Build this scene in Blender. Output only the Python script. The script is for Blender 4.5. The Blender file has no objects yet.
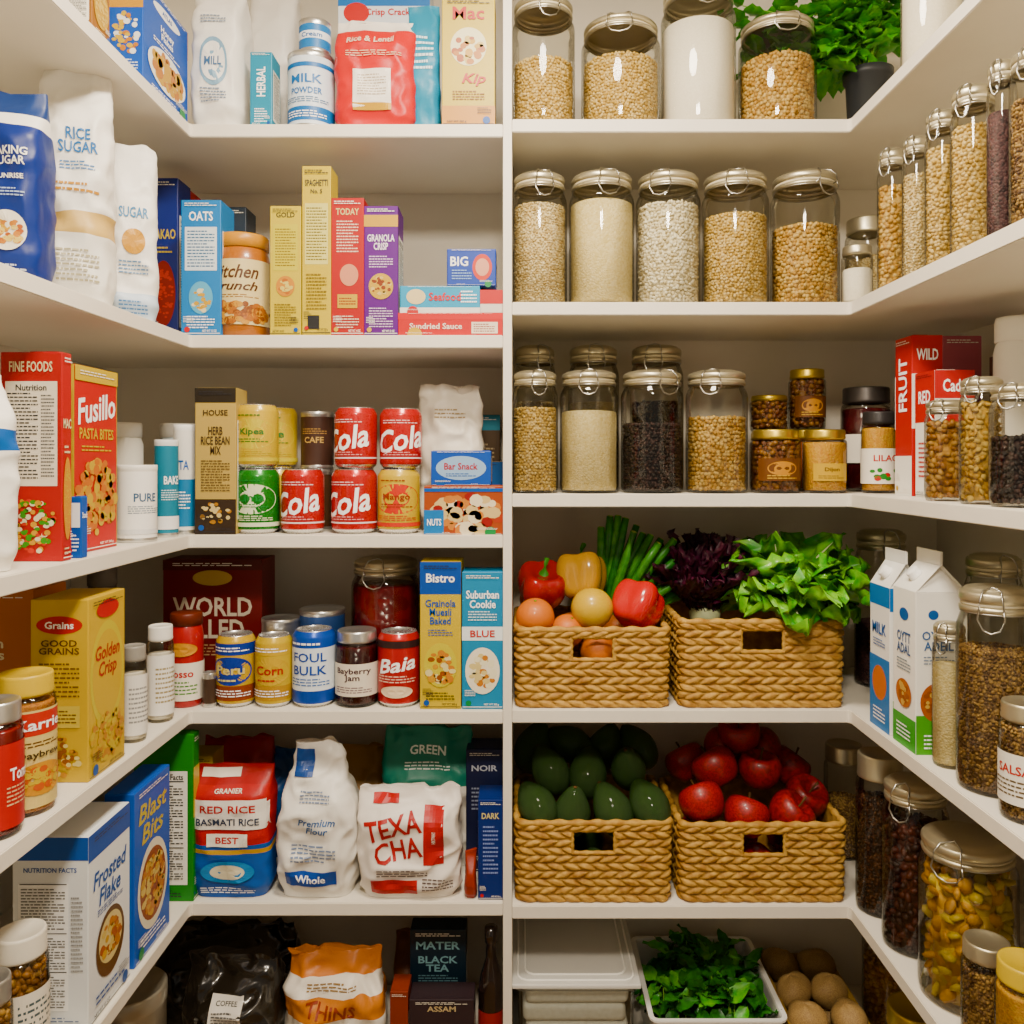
import bpy, bmesh, math, random
import numpy as np
from mathutils import Vector, Matrix, noise
from mathutils.bvhtree import BVHTree
random.seed(7)
F=850.;VX=520.;VY=462.;CZ=1.42
SH={'L':[CZ+(VY-p)/500 for p in (124,335,535,711,903,1095)],
    'R':[CZ+(VY-p)/500 for p in (119,302,494,710,906,1095)]}
EX=0.66; YE=1.70; YB=2.06; XW=1.01
def X_(px,Y): return (px-VX)*Y/F
def Z_(py,Y): return CZ+(VY-py)*Y/F
pi=math.pi
# ---------------------------------------------------------------- materials
_m={}
SAT=1.3
def lin(c): return c/12.92 if c<=.04045 else ((c+.055)/1.055)**2.4
def rgb(h,sat=None):
    c=[lin(int(h[i:i+2],16)/255) for i in (0,2,4)]
    l=.3*c[0]+.59*c[1]+.11*c[2]; s=SAT if sat is None else sat
    c=[max(0,min(1,l+(x-l)*s)) for x in c]
    k=1-.45*(max(c)-min(c))
    c=[x*k for x in c]
    if c[0]>c[1]>c[2]: c[1]+=.22*min(c[1]-c[2],c[0]-c[1])
    return tuple(c)+(1,)
def newmat(n):
    m=bpy.data.materials.new(n);m.use_nodes=True
    nt=m.node_tree;b=nt.nodes['Principled BSDF'];b.inputs['Specular IOR Level'].default_value=.35;return m,nt,b
def M(h,rough=.42,metal=0.,coat=0.,bump=0.,bs=200.):
    k=('M',h,rough,metal,coat,bump,bs)
    if k in _m:return _m[k]
    m,nt,b=newmat('finish_'+h)
    c=rgb(h)
    n=nt.nodes.new('ShaderNodeTexNoise');n.inputs['Scale'].default_value=bs;n.inputs['Detail'].default_value=2
    tc=nt.nodes.new('ShaderNodeTexCoord');nt.links.new(tc.outputs['Object'],n.inputs['Vector'])
    mr=nt.nodes.new('ShaderNodeMapRange');mr.inputs[3].default_value=rough*.85;mr.inputs[4].default_value=min(1,rough*1.15)
    nt.links.new(n.outputs[0],mr.inputs[0]);nt.links.new(mr.outputs[0],b.inputs['Roughness'])
    b.inputs['Base Color'].default_value=c;b.inputs['Metallic'].default_value=metal
    b.inputs['Coat Weight'].default_value=coat
    if bump:
        bp=nt.nodes.new('ShaderNodeBump');bp.inputs['Strength'].default_value=bump;bp.inputs['Distance'].default_value=.002
        nt.links.new(n.outputs[0],bp.inputs['Height']);nt.links.new(bp.outputs[0],b.inputs['Normal'])
    _m[k]=m;return m
def mottled(name,h1,h2,scale=30.,rough=.5,bump=.3,dist=.002,sp=0,coat=0,det=4,sat=None):
    if name in _m:return _m[name]
    m,nt,b=newmat(name)
    n=nt.nodes.new('ShaderNodeTexNoise');n.inputs['Scale'].default_value=scale;n.inputs['Detail'].default_value=det
    tc=nt.nodes.new('ShaderNodeTexCoord');nt.links.new(tc.outputs['Object'],n.inputs['Vector'])
    r=nt.nodes.new('ShaderNodeValToRGB');r.color_ramp.elements[0].position=.35;r.color_ramp.elements[1].position=.65
    r.color_ramp.elements[0].color=rgb(h1,sat);r.color_ramp.elements[1].color=rgb(h2,sat)
    nt.links.new(n.outputs[0],r.inputs[0]);nt.links.new(r.outputs[0],b.inputs['Base Color'])
    b.inputs['Roughness'].default_value=rough;b.inputs['Coat Weight'].default_value=coat
    if bump:
        bp=nt.nodes.new('ShaderNodeBump');bp.inputs['Strength'].default_value=bump;bp.inputs['Distance'].default_value=dist
        nt.links.new(n.outputs[0],bp.inputs['Height']);nt.links.new(bp.outputs[0],b.inputs['Normal'])
    _m[name]=m;return m
def grain(name,h1,h2,size,bump=.8,rough=.6):
    if name in _m:return _m[name]
    m,nt,b=newmat(name)
    tc=nt.nodes.new('ShaderNodeTexCoord')
    v=nt.nodes.new('ShaderNodeTexVoronoi');v.inputs['Scale'].default_value=1/size
    nt.links.new(tc.outputs['Object'],v.inputs['Vector'])
    s=nt.nodes.new('ShaderNodeSeparateColor');nt.links.new(v.outputs['Color'],s.inputs[0])
    r=nt.nodes.new('ShaderNodeValToRGB')
    r.color_ramp.elements[0].color=rgb(h1);r.color_ramp.elements[1].color=rgb(h2)
    nt.links.new(s.outputs[0],r.inputs[0]);nt.links.new(r.outputs[0],b.inputs['Base Color'])
    iv=nt.nodes.new('ShaderNodeMath');iv.operation='SUBTRACT';iv.inputs[0].default_value=1
    nt.links.new(v.outputs['Distance'],iv.inputs[1])
    bp=nt.nodes.new('ShaderNodeBump');bp.inputs['Strength'].default_value=bump;bp.inputs['Distance'].default_value=size*.7
    nt.links.new(iv.outputs[0],bp.inputs['Height']);nt.links.new(bp.outputs[0],b.inputs['Normal'])
    b.inputs['Roughness'].default_value=rough
    _m[name]=m;return m
def glass(name='clear_glass',tint='f5f4ee',ior=.12,rough=.04):
    if name in _m:return _m[name]
    m,nt,b=newmat(name);nt.nodes.remove(b)
    t=nt.nodes.new('ShaderNodeBsdfTransparent');t.inputs[0].default_value=rgb(tint,1)
    g=nt.nodes.new('ShaderNodeBsdfGlossy');g.inputs['Roughness'].default_value=rough
    lw=nt.nodes.new('ShaderNodeLayerWeight');lw.inputs[0].default_value=ior+.06
    mr=nt.nodes.new('ShaderNodeMapRange');mr.inputs[3].default_value=.03;mr.inputs[4].default_value=.75
    mx=nt.nodes.new('ShaderNodeMixShader');nt.links.new(lw.outputs['Fresnel'],mr.inputs[0]);nt.links.new(mr.outputs[0],mx.inputs[0])
    nt.links.new(t.outputs[0],mx.inputs[1]);nt.links.new(g.outputs[0],mx.inputs[2])
    nt.links.new(mx.outputs[0],nt.nodes['Material Output'].inputs[0])
    _m[name]=m;return m
def milky(name,col,f):
    m,nt,b=newmat(name)
    t=nt.nodes.new('ShaderNodeBsdfTransparent');b.inputs['Base Color'].default_value=rgb(col,1);b.inputs['Roughness'].default_value=.3
    mx=nt.nodes.new('ShaderNodeMixShader');mx.inputs[0].default_value=f
    nt.links.new(t.outputs[0],mx.inputs[1]);nt.links.new(b.outputs[0],mx.inputs[2]);nt.links.new(mx.outputs[0],nt.nodes['Material Output'].inputs[0]);return m
GL=glass()
METAL=M('c6bda8',.36,.85);STEEL=M('cfcfcd',.3,.9);GOLD=M('d2b468',.35,.9);ALU=M('dcdcdc',.27,.9)
WIRE=M('b4b2ac',.3,1.0)
# ---------------------------------------------------------------- mesh kit
PENDING=[]
class O:
    def __init__(s,name):
        s.n=name;s.v=[];s.f=[];s.m=[];s.sm=[];s.mats=[]
    def mi(s,m):
        if isinstance(m,str): m=M(m)
        if m not in s.mats:s.mats.append(m)
        return s.mats.index(m)
    def add(s,g,mat,smooth=False,T=None):
        vs,fs=g;o=len(s.v)
        if T is not None: vs=[T@Vector(p) for p in vs]
        s.v.extend([tuple(p) for p in vs])
        s.f.extend([tuple(i+o for i in f) for f in fs])
        if callable(mat): s.m.extend([s.mi(mat(k)) for k in range(len(fs))])
        else: s.m.extend([s.mi(mat)]*len(fs))
        s.sm.extend([smooth]*len(fs));return s
    def done(s,loc=(0,0,0),rz=0,rot=None):
        return link(s.n,mesh_of(s),loc,rz,rot)
def mesh_of(o):
    me=bpy.data.meshes.new(o.n);me.from_pydata(o.v,[],o.f);me.polygons.foreach_set('material_index',o.m);me.polygons.foreach_set('use_smooth',o.sm)
    for m in o.mats:me.materials.append(m)
    me.update();return me
def link(n,me,loc,rz=0,rot=None,sc=1):
    ob=bpy.data.objects.new(n,me);ob.location=loc
    ob.rotation_euler=rot if rot else (0,0,math.radians(rz));ob.scale=(sc,)*3
    PENDING.append(ob);return ob
_bx={}
def rbox(w,d,h,b=.002,seg=2):
    k=(round(w,4),round(d,4),round(h,4),b,seg)
    if k not in _bx:
        bm=bmesh.new();bmesh.ops.create_cube(bm,size=1)
        for v in bm.verts: v.co=Vector((v.co.x*w,v.co.y*d,(v.co.z+.5)*h))
        if b: bmesh.ops.bevel(bm,geom=bm.edges[:],offset=min(b,w/3,d/3,h/3),segments=seg,affect='EDGES',profile=.5)
        bm.verts.index_update()
        _bx[k]=([tuple(v.co) for v in bm.verts],[tuple(v.index for v in f.verts) for f in bm.faces]);bm.free()
    return _bx[k]
def lathe(pr,seg=40):
    vs=[];fs=[];rings=[]
    for r,z in pr:
        if r<1e-6: rings.append([len(vs)]*seg);vs.append((0,0,z))
        else:
            rings.append(list(range(len(vs),len(vs)+seg)))
            vs+=[(r*math.cos(2*pi*i/seg),r*math.sin(2*pi*i/seg),z) for i in range(seg)]
    for a,b in zip(rings,rings[1:]):
        for i in range(seg):
            j=(i+1)%seg;q=[a[i],a[j],b[j],b[i]]
            q2=[];[q2.append(x) for x in q if x not in q2]
            if len(q2)>2: fs.append(tuple(q2))
    return vs,fs
def tube(pts,r,seg=8,closed=False):
    pts=[Vector(p) for p in pts];n=len(pts);vs=[];fs=[]
    rr=r if isinstance(r,(list,tuple)) else [r]*n
    for i,p in enumerate(pts):
        a=pts[(i-1)%n] if (closed or i>0) else p; b=pts[(i+1)%n] if (closed or i<n-1) else p
        t=(b-a).normalized();up=Vector((0,0,1)) if abs(t.z)<.95 else Vector((1,0,0))
        x=t.cross(up).normalized();y=x.cross(t)
        for k in range(seg):
            an=2*pi*k/seg;vs.append(tuple(p+rr[i]*(math.cos(an)*x+math.sin(an)*y)))
    for i in range(n if closed else n-1):
        j=(i+1)%n
        for k in range(seg):
            l=(k+1)%seg;fs.append((i*seg+k,i*seg+l,j*seg+l,j*seg+k))
    if not closed: fs.append(tuple(range(seg)));fs.append(tuple(range((n-1)*seg,n*seg)))
    return vs,fs
def blob(fn,nu=24,nv=16):
    vs=[];fs=[]
    for j in range(nv+1):
        ph=1e-4+(pi-2e-4)*j/nv
        for i in range(nu): vs.append(fn(2*pi*i/nu,ph))
    for j in range(nv):
        for i in range(nu):
            k=(i+1)%nu;fs.append((j*nu+i,(j+1)*nu+i,(j+1)*nu+k,j*nu+k))
    return vs,fs
_tx={}
def text(s,bold=.02,shear=0):
    k=(s,bold,shear)
    if k in _tx:return _tx[k]
    cu=bpy.data.curves.new('t','FONT');cu.body=s;cu.size=1;cu.offset=bold;cu.shear=shear;cu.resolution_u=2;cu.space_line=.85
    cu.align_x='CENTER'
    ob=bpy.data.objects.new('t',cu);bpy.context.scene.collection.objects.link(ob)
    dg=bpy.context.evaluated_depsgraph_get();me=ob.evaluated_get(dg).to_mesh()
    bm=bmesh.new();bm.from_mesh(me);bmesh.ops.triangulate(bm,faces=bm.faces[:])
    for _ in range(2):
        le=[e for e in bm.edges if e.calc_length()>.22]
        if le: bmesh.ops.subdivide_edges(bm,edges=le,cuts=1)
    bmesh.ops.triangulate(bm,faces=bm.faces[:])
    bm.verts.index_update()
    v=[tuple(x.co) for x in bm.verts];f=[]
    for q in bm.faces:
        ids=[x.index for x in q.verts]
        f.append(tuple(ids) if q.normal.z>=0 else tuple(ids[::-1]))
    bm.free()
    bpy.data.objects.remove(ob);bpy.data.curves.remove(cu)
    if not v: v=[(0,0,0)];f=[]
    x0=min(a[0] for a in v);x1=max(a[0] for a in v);y0=min(a[1] for a in v);y1=max(a[1] for a in v)
    v=[(a[0]-(x0+x1)/2,a[1]-(y0+y1)/2) for a in v]
    _tx[k]=(v,f,max(x1-x0,.01),max(y1-y0,.01));return _tx[k]
# ---- decals
def put(o,mp,pts,fs,e,col,smooth=False): o.add(([mp(u,v,e) for u,v in pts],fs),col,smooth)
def label(o,mp,W,H,els,e0=.0004,de=.00025,v0=0.,fine=.02,tk=1.):
    for k,el in enumerate(els):
        e=e0+de*k;t=el[0]
        if t=='R':
            _,a,b,c,d,col=el;a*=W;c*=W;b=b*H+v0;d=d*H+v0
            nx=max(1,int(abs(c-a)/fine*1.5));ny=max(1,int(abs(d-b)/fine)) 
            pts=[(a+(c-a)*i/nx,b+(d-b)*j/ny) for j in range(ny+1) for i in range(nx+1)]
            fs=[(j*(nx+1)+i,j*(nx+1)+i+1,(j+1)*(nx+1)+i+1,(j+1)*(nx+1)+i) for j in range(ny) for i in range(nx)]
            put(o,mp,pts,fs,e,col)
        elif t=='E' or t=='F':
            if t=='E': L=[(el[1]*W,el[2]*H+v0,el[3]*W,el[4]*H,el[5],28)]
            else:
                _,cu,cv,ru,rv,cols,n,sz=el;L=[];rn=random.Random(n*7+int(cu*100)+len(cols))
                for q in range(n):
                    a=rn.random()*2*pi;r=math.sqrt(rn.random())
                    s=sz*W*(.7+.6*rn.random())
                    L.append((cu*W+r*ru*W*math.cos(a),cv*H+v0+r*rv*H*math.sin(a),s,s*(.6+.4*rn.random()),rn.choice(cols),9))
            for qi,(cu,cv,ru,rv,col,n) in enumerate(L):
                pts=[(cu,cv)];fs=[]
                nr=2 if t=='E' else 1
                for r in range(1,nr+1):
                    pts+=[(cu+ru*r/nr*math.cos(2*pi*i/n),cv+rv*r/nr*math.sin(2*pi*i/n)) for i in range(n)]
                for i in range(n):
                    j=(i+1)%n;fs.append((0,1+i,1+j))
                    if nr==2: fs.append((1+i,1+n+i,1+n+j,1+j))
                put(o,mp,pts,fs,e+.00002*(qi%10),col)
        elif t=='T':
            _,s,cu,cv,w,h,col=el[:7];rot=el[7] if len(el)>7 else 0;sh=el[8] if len(el)>8 else 0
            v,f,tw,th=text(s,.02,sh);w*=tk
            if rot==90: a,b=h*H,w*W
            else: a,b=w*W,h*H
            sx=a/tw;sy=b/th;sx=min(sx,sy*1.3);sy=min(sy,sx*1.9)
            if rot==90: pts=[(cu*W-y*sy,cv*H+v0+x*sx) for x,y in v]
            elif rot:
                ca,sa=math.cos(math.radians(rot)),math.sin(math.radians(rot))
                pts=[(cu*W+x*sx*ca-y*sy*sa,cv*H+v0+x*sx*sa+y*sy*ca) for x,y in v]
            else: pts=[(cu*W+x*sx,cv*H+v0+y*sy) for x,y in v]
            put(o,mp,pts,f,e+.0003,col)
        elif t=='L':
            _,cu,cv,w,h,n,col=el;rn=random.Random(n+int(cv*100));pts=[];fs=[]
            for q in range(n):
                y=cv*H+v0+h*H*(.5-(q+.5)/n);x=cu*W-w*W/2;end=cu*W+w*W/2*(1 if q%4 else .5);hh=h*H/n*.2
                while x<end-.001:
                    l=min(end-x,(.05+.12*rn.random())*w*W)
                    b=len(pts);pts+=[(x,y-hh),(x+l,y-hh),(x+l,y+hh),(x,y+hh)];fs.append((b,b+1,b+2,b+3));x+=l+.025*w*W
            put(o,mp,pts,fs,e,col)
def mfront(w,d): return lambda u,v,e:(u,-d/2-e,v)
def mleft(w,d): return lambda u,v,e:(-w/2-e,-u,v)
def mright(w,d): return lambda u,v,e:(w/2+e,u,v)
def mcyl(r): return lambda u,v,e:((r+e)*math.sin(u/r),-(r+e)*math.cos(u/r),v)
CK=.76
def mbvh(o,d=.1):
    t=BVHTree.FromPolygons([Vector(x) for x in o.v],o.f)
    def mp(u,v,e):
        h=t.ray_cast(Vector((u,-1,v)),Vector((0,1,0)))
        return (u,(h[0].y if h[0] else -d/2)-e,v)
    return mp
# ---------------------------------------------------------------- packages
def nutri(bg=None,fg='222222',title=None,tc='ffffff'):
    e=[('R',-.4,.1,.4,.78,bg or 'f4f1e8'),('T','Nutrition Facts',0,.745,.66,.035,fg),('R',-.34,.715,.34,.722,fg),('L',0,.52,.66,.36,22,fg),('R',-.34,.32,.34,.326,fg),('L',0,.22,.66,.18,12,fg),('L',0,.05,.6,.05,3,fg)]
    if title:e.append(('T',title,0,.88,.8,.08,tc))
    return e
FOODC=['e9b04a','c9802e','f2d08a','a85a22']
def art(title,tc='ffffff',brand=None,bc='d9262a',btc='ffffff',food=None,fpos=.3,sub=True,band=None,stc=None,ty=.66,th=.14):
    e=[]
    if band:e.append(('R',-.5,band[0],.5,band[1],band[2]))
    if brand:e+=[('E',0,.87,.3,.055,bc),('T',brand,0,.87,.42,.045,btc)]
    e.append(('T',title,0,ty,.84,th,tc))
    if sub:e.append(('L',0,ty-th*.75-.02,.6,.05,2,stc or tc))
    if food:e+=[('E',0,fpos,.42,.2,food[0]),('F',0,fpos,.33,.15,food[1:],60,.055)]
    e.append(('L',0,.05,.7,.04,2,stc or tc))
    return e
def extras(base,w,h):
    if not isinstance(base,str) or w*h<.004: return []
    rn=random.Random(int(w*1e5)+int(h*1e5));c=rgb(base);lum=.3*c[0]+.6*c[1]+.1*c[2]
    k='2a2a30' if lum>.25 else 'f0ece2'
    ac=rn.choice(['c8202a','24549c','f0c030','2a7f4a'])
    s=rn.choice((-1,1))
    return [('R',-.48,.015,.48,.02,k),('T','NET WT '+rn.choice(['350 g','500 g','12 OZ','14 OZ']),.22*s,.035,.36,.018,k),
      ('E',-.34*s,.045,.07,.07*w/h,ac),('L',.0,.965,.8,.03,2,k),('L',-.3*s,.12,.26,.05,4,k)]
def carton(name,w,d,h,base,front,loc,rz=0,spine=None,top=None):
    o=O(name);o.add(rbox(w,d,h,.0015),base)
    label(o,mfront(w,d),w,h,list(front)+extras(base,w,h))
    if spine is None: spine=nutri()
    if spine: label(o,mleft(w,d),d,h,spine);label(o,mright(w,d),d,h,spine)
    o.add(rbox(w*.94,d*.45,.0008,.0),base,T=Matrix.Translation((0,-d*.2,h)))
    return o.done(loc,rz)
def fbox(name,sd,sh,x0,x1,yt,base,front,Yf=1.712,d=.07,spine=None,z0=None,ryaw=0):
    w=(x1-x0)*Yf/F;z=SH[sd][sh] if z0 is None else z0
    h=Z_(yt,Yf)-z
    carton(name,w,d,h,base,front,(X_((x0+x1)/2,Yf),Yf+d/2,z+.0003),ryaw,spine);return z+h
def sbox(name,sd,sh,xa,xb,xc,yt,base,front,spine=None,sb=.01,z0=None,fn=None):
    fx=EX+sb;s=-1 if sd=='L' else 1
    Yn=fx*F/abs(xb-VX);Yf=fx*F/abs(xc-VX);ox=abs(xa-VX)*Yn/F
    w=Yf-Yn-.002;d=ox-fx;z=SH[sd][sh] if z0 is None else z0
    h=Z_(yt,Yn)-z
    (fn or carton)(name,w,d,h,base,front,(s*(fx+d/2),(Yn+Yf)/2,z+.0003),90 if sd=='L' else -90,spine)
def sm(a,b,x):
    t=max(0,min(1,(x-a)/(b-a)));return t*t*(3-2*t)
def bagshape(o,w,d,h,cols,crump=.005,pin=.55,taper=.05,seed=0,n=4,topw=None):
    nu=84;nv=56;vs=[];fs=[]
    for j in range(nv+1):
        v=j/nv
        a=w/2*(.9+.1*sm(0,.1,v))*(1-taper*sm(.5,1,v));b=d/2*(.85+.15*sm(0,.12,v))*(1-.94*sm(pin,1,v))
        b*=1+.12*math.sin(pi*v)
        if topw:a*=1+(topw-1)*sm(pin,1,v)
        for i in range(nu):
            t=2*pi*i/nu;c,s=math.cos(t),math.sin(t)
            x=a*math.copysign(abs(c)**(2/n),c);y=b*math.copysign(abs(s)**(2/n),s)
            p=Vector((x*13+seed*3.1,y*13,v*h*11));q=p*2.3
            k=(1-2.8*abs(noise.noise(p)))*.8+(1-2.6*abs(noise.noise(q)))*.5
            dd=crump*k*(.3+.7*sm(0,.1,v))
            x+=dd*c*.6;y+=dd*s
            z=v*h+(crump*1.5*noise.noise(Vector((x*30,seed,1))) if j==nv else 0)+(.5*crump*noise.noise(q) if 0<j<nv else 0)
            vs.append((x,y,z))
    for j in range(nv):
        for i in range(nu):
            k=(i+1)%nu;fs.append((j*nu+i,j*nu+k,(j+1)*nu+k,(j+1)*nu+i))
    def mf(k):
        v=(k//nu+.5)/nv
        for vm,c in cols:
            if v<=vm:return c
        return cols[-1][1]
    o.add((vs,fs),mf,True)
    o.add((vs,[tuple(range(nu))[::-1],tuple(range(nv*nu,nv*nu+nu))]),cols[-1][1])
def pm(h,r=.42):return M(h,r,0,0,.35,45.)
def bag(name,w,d,h,cols,front,loc,rz=0,rx=0,**k):
    o=O(name);cols=[(a,pm(c) if isinstance(c,str) else c) for a,c in cols]
    bagshape(o,w,d,h,cols,**k)
    label(o,mbvh(o,d),w,h,front,e0=.0012,de=.0004,fine=.008)
    return o.done(loc,rz,rot=(math.radians(rx),0,math.radians(rz)) if rx else None)
def fbag(name,sd,sh,x0,x1,yt,cols,front,Yf=1.715,d=.1,rz=0,rx=0,**k):
    Yc=Yf+d/2;w=(x1-x0)*Yc/F*.97;z=SH[sd][sh];h=Z_(yt,Yc)-z
    return bag(name,w,d,h,cols,front,(X_((x0+x1)/2,Yc),Yc,z+.001),rz,rx,**k)
def can(name,r,h,base,els,loc,rz=0,lid=None,kind='soda'):
    o=O(name)
    if kind=='soda':
        pr=[(0,.006),(r*.6,.006),(r*.72,0),(r*.8,0),(r*.98,.009),(r,.014),(r,h-.016),(r*.97,h-.011),(r*.84,h-.002),(r*.82,h),(r*.79,h-.001),(r*.76,h-.005),(0,h-.005)]
        g=lathe(pr,40);o.add(g,lambda k:ALU if (k//40)<4 or (k//40)>=8 else base,True)
        o.add(tube([(0,-.004,h-.004),(0,-.012,h-.003),(.005,-.016,h-.003),(0,-.019,h-.003),(-.005,-.016,h-.003),(0,-.012,h-.003)],.0012,6),ALU,True)
    else:
        L=lid or STEEL
        o.add(lathe([(0,.002),(r*.97,0),(r,.002),(r,.005),(r*.98,.008)],40),STEEL,True)
        o.add(lathe([(r*.98,.007),(r*.98,h-.012)],40),base,True)
        o.add(lathe([(r*.98,h-.012),(r,h-.008),(r,h-.001),(r*.97,h),(r*.93,h-.003),(r*.7,h-.003),(r*.65,h-.002),(0,h-.002)],40),L,True)
        r=r*.98
    label(o,mcyl(r),2*r,h-.03,els,e0=.0003,v0=.015,fine=.006,tk=CK)
    return o.done(loc,rz)
def cyl_at(sd,sh,x0,x1,yt,Yf=1.714,z0=None):
    wpx=x1-x0;r=wpx/2*Yf/(F-wpx/2);Yc=Yf+r;z=SH[sd][sh] if z0 is None else z0
    return r,Z_(yt,Yc)-z,(X_((x0+x1)/2,Yc),Yc,z+.0003)
def scyl_at(sd,sh,x0,x1,yt,sb=.01,z0=None):
    fx=EX+sb;c=abs((x0+x1)/2-VX);w=x1-x0;r=w*fx/(2*c-w);Y=F*(fx+r)/c;z=SH[sd][sh] if z0 is None else z0
    s=-1 if sd=='L' else 1
    return r,Z_(yt,Y)-z,(s*(fx+r),Y,z+.0003)
# ---------------------------------------------------------------- jars
def ico():
    bm=bmesh.new();bmesh.ops.create_icosphere(bm,subdivisions=1,radius=.5);bm.verts.index_update()
    v=np.array([x.co[:] for x in bm.verts]);f=np.array([[x.index for x in q.verts] for q in bm.faces]);bm.free();return v,f
ICV,ICF=ico()
def beads(o,pos,size,shape,mats,rs):
    n=len(pos);pos=np.array(pos)
    A=rs.normal(size=(n,3,3));Q=np.linalg.qr(A)[0]
    S=np.array(shape)*size
    V=(ICV*S)[None]@Q+pos[:,None,:]
    V=V.reshape(-1,3);Fs=(ICF[None]+(np.arange(n)*len(ICV))[:,None,None]).reshape(-1,3)
    pick=rs.integers(0,len(mats),n)
    o.add((V.tolist(),Fs.tolist()),lambda k:mats[pick[k//len(ICF)]],True)
DEFS={'chickpea':('c2935c','e6c08a',.0105,1,(1,.95,.9)),
     'soy':('d2aa70','f0d2a0',.0085,1,(1,.85,.85)),
     'oat':('dabc90','f2e0bc',.0068,1,(1.2,.8,.4)),
     'whitebean':('e4d6ba','f6eeda',.0095,1,(1.25,.8,.7)),
     'rice':('e0c896','f2e2ba',.0036,0,1),
     'flour':('f0e9dc','f8f2e8',.002,0,1),
     'blackbean':('1b1413','3a2a28',.0092,1,(1.25,.8,.75)),
     'lentil':('6a4e38','a8845c',.0072,1,(1,1,.55)),
     'blackrice':('2a1c20','5a4042',.004,0,1),
     'cereal':('c49454','e6c080',.012,1,(1,1,.45)),
     'pasta':('ecac38','ffd860',.03,1,(1.1,.8,.4)),
     'nuts':('906038','c0905c',.013,1,(1.3,.8,.8)),
     'dates':('2b1512','4b241c',.018,1,(1.3,.8,.7)),
     'coffee':('26160f','4a2c1c',.0095,1,(1.2,.8,.6)),
     'spice':('b06a1c','d88f2c',.003,0,1),
     'honey':('7a3c10','a45a1a',.02,0,1),
     'jam':('2a0d10','3f1316',.02,0,1),
     'redjam':('5a1012','7c1816',.02,0,1),
     'olives':('5e3418','84582a',.014,1,(1.1,.9,.9)),
     'mustard':('e09c1c','f6b833',.004,0,1)}
def content(o,kind,R,z0,z1,seed=0):
    rs=np.random.default_rng(seed)
    c1,c2,s,bd,sh=DEFS[kind]
    rc=R*.94
    if bd:
        rm=rc-s*.45
        core=grain(kind+'_core',c1,c2,s,.8)
        o.add(lathe([(0,z0),(rm-s*.15,z0),(rm-s*.15,z1-s*.3),(0,z1-s*.2)],28),core,True)
        pos=[];row=s*.72;nr=int((z1-z0)/row)
        for j in range(nr+1):
            z=z0+s*.4+j*row;nn=max(6,int(2*pi*rm/(s*.86)))
            for i in range(nn):
                a=2*pi*(i+.5*(j%2)+.25*rs.normal())/nn;rr=rm-abs(rs.normal())*s*.12
                pos.append((rr*math.cos(a),rr*math.sin(a),min(z+rs.normal()*s*.13,z1)))
        nt=int(pi*rm*rm/(s*s*.6))
        for i in range(nt):
            rr=rm*math.sqrt((i+.5)/nt);a=i*2.39996;pos.append((rr*math.cos(a),rr*math.sin(a),z1+rs.normal()*s*.12))
        beads(o,pos,s,sh,[M(c1,.5),M(c2,.5)],rs)
    else:
        g=grain(kind+'_grain',c1,c2,s,.7 if kind not in('flour','jam','honey','redjam') else .15,.6 if kind not in ('jam','honey','redjam') else .2)
        o.add(lathe([(0,z0),(rc*.97,z0),(rc,z0+.004),(rc,z1-.002),(rc*.9,z1+.001),(rc*.5,z1+.003),(0,z1+.004)],36),g,True)
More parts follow.
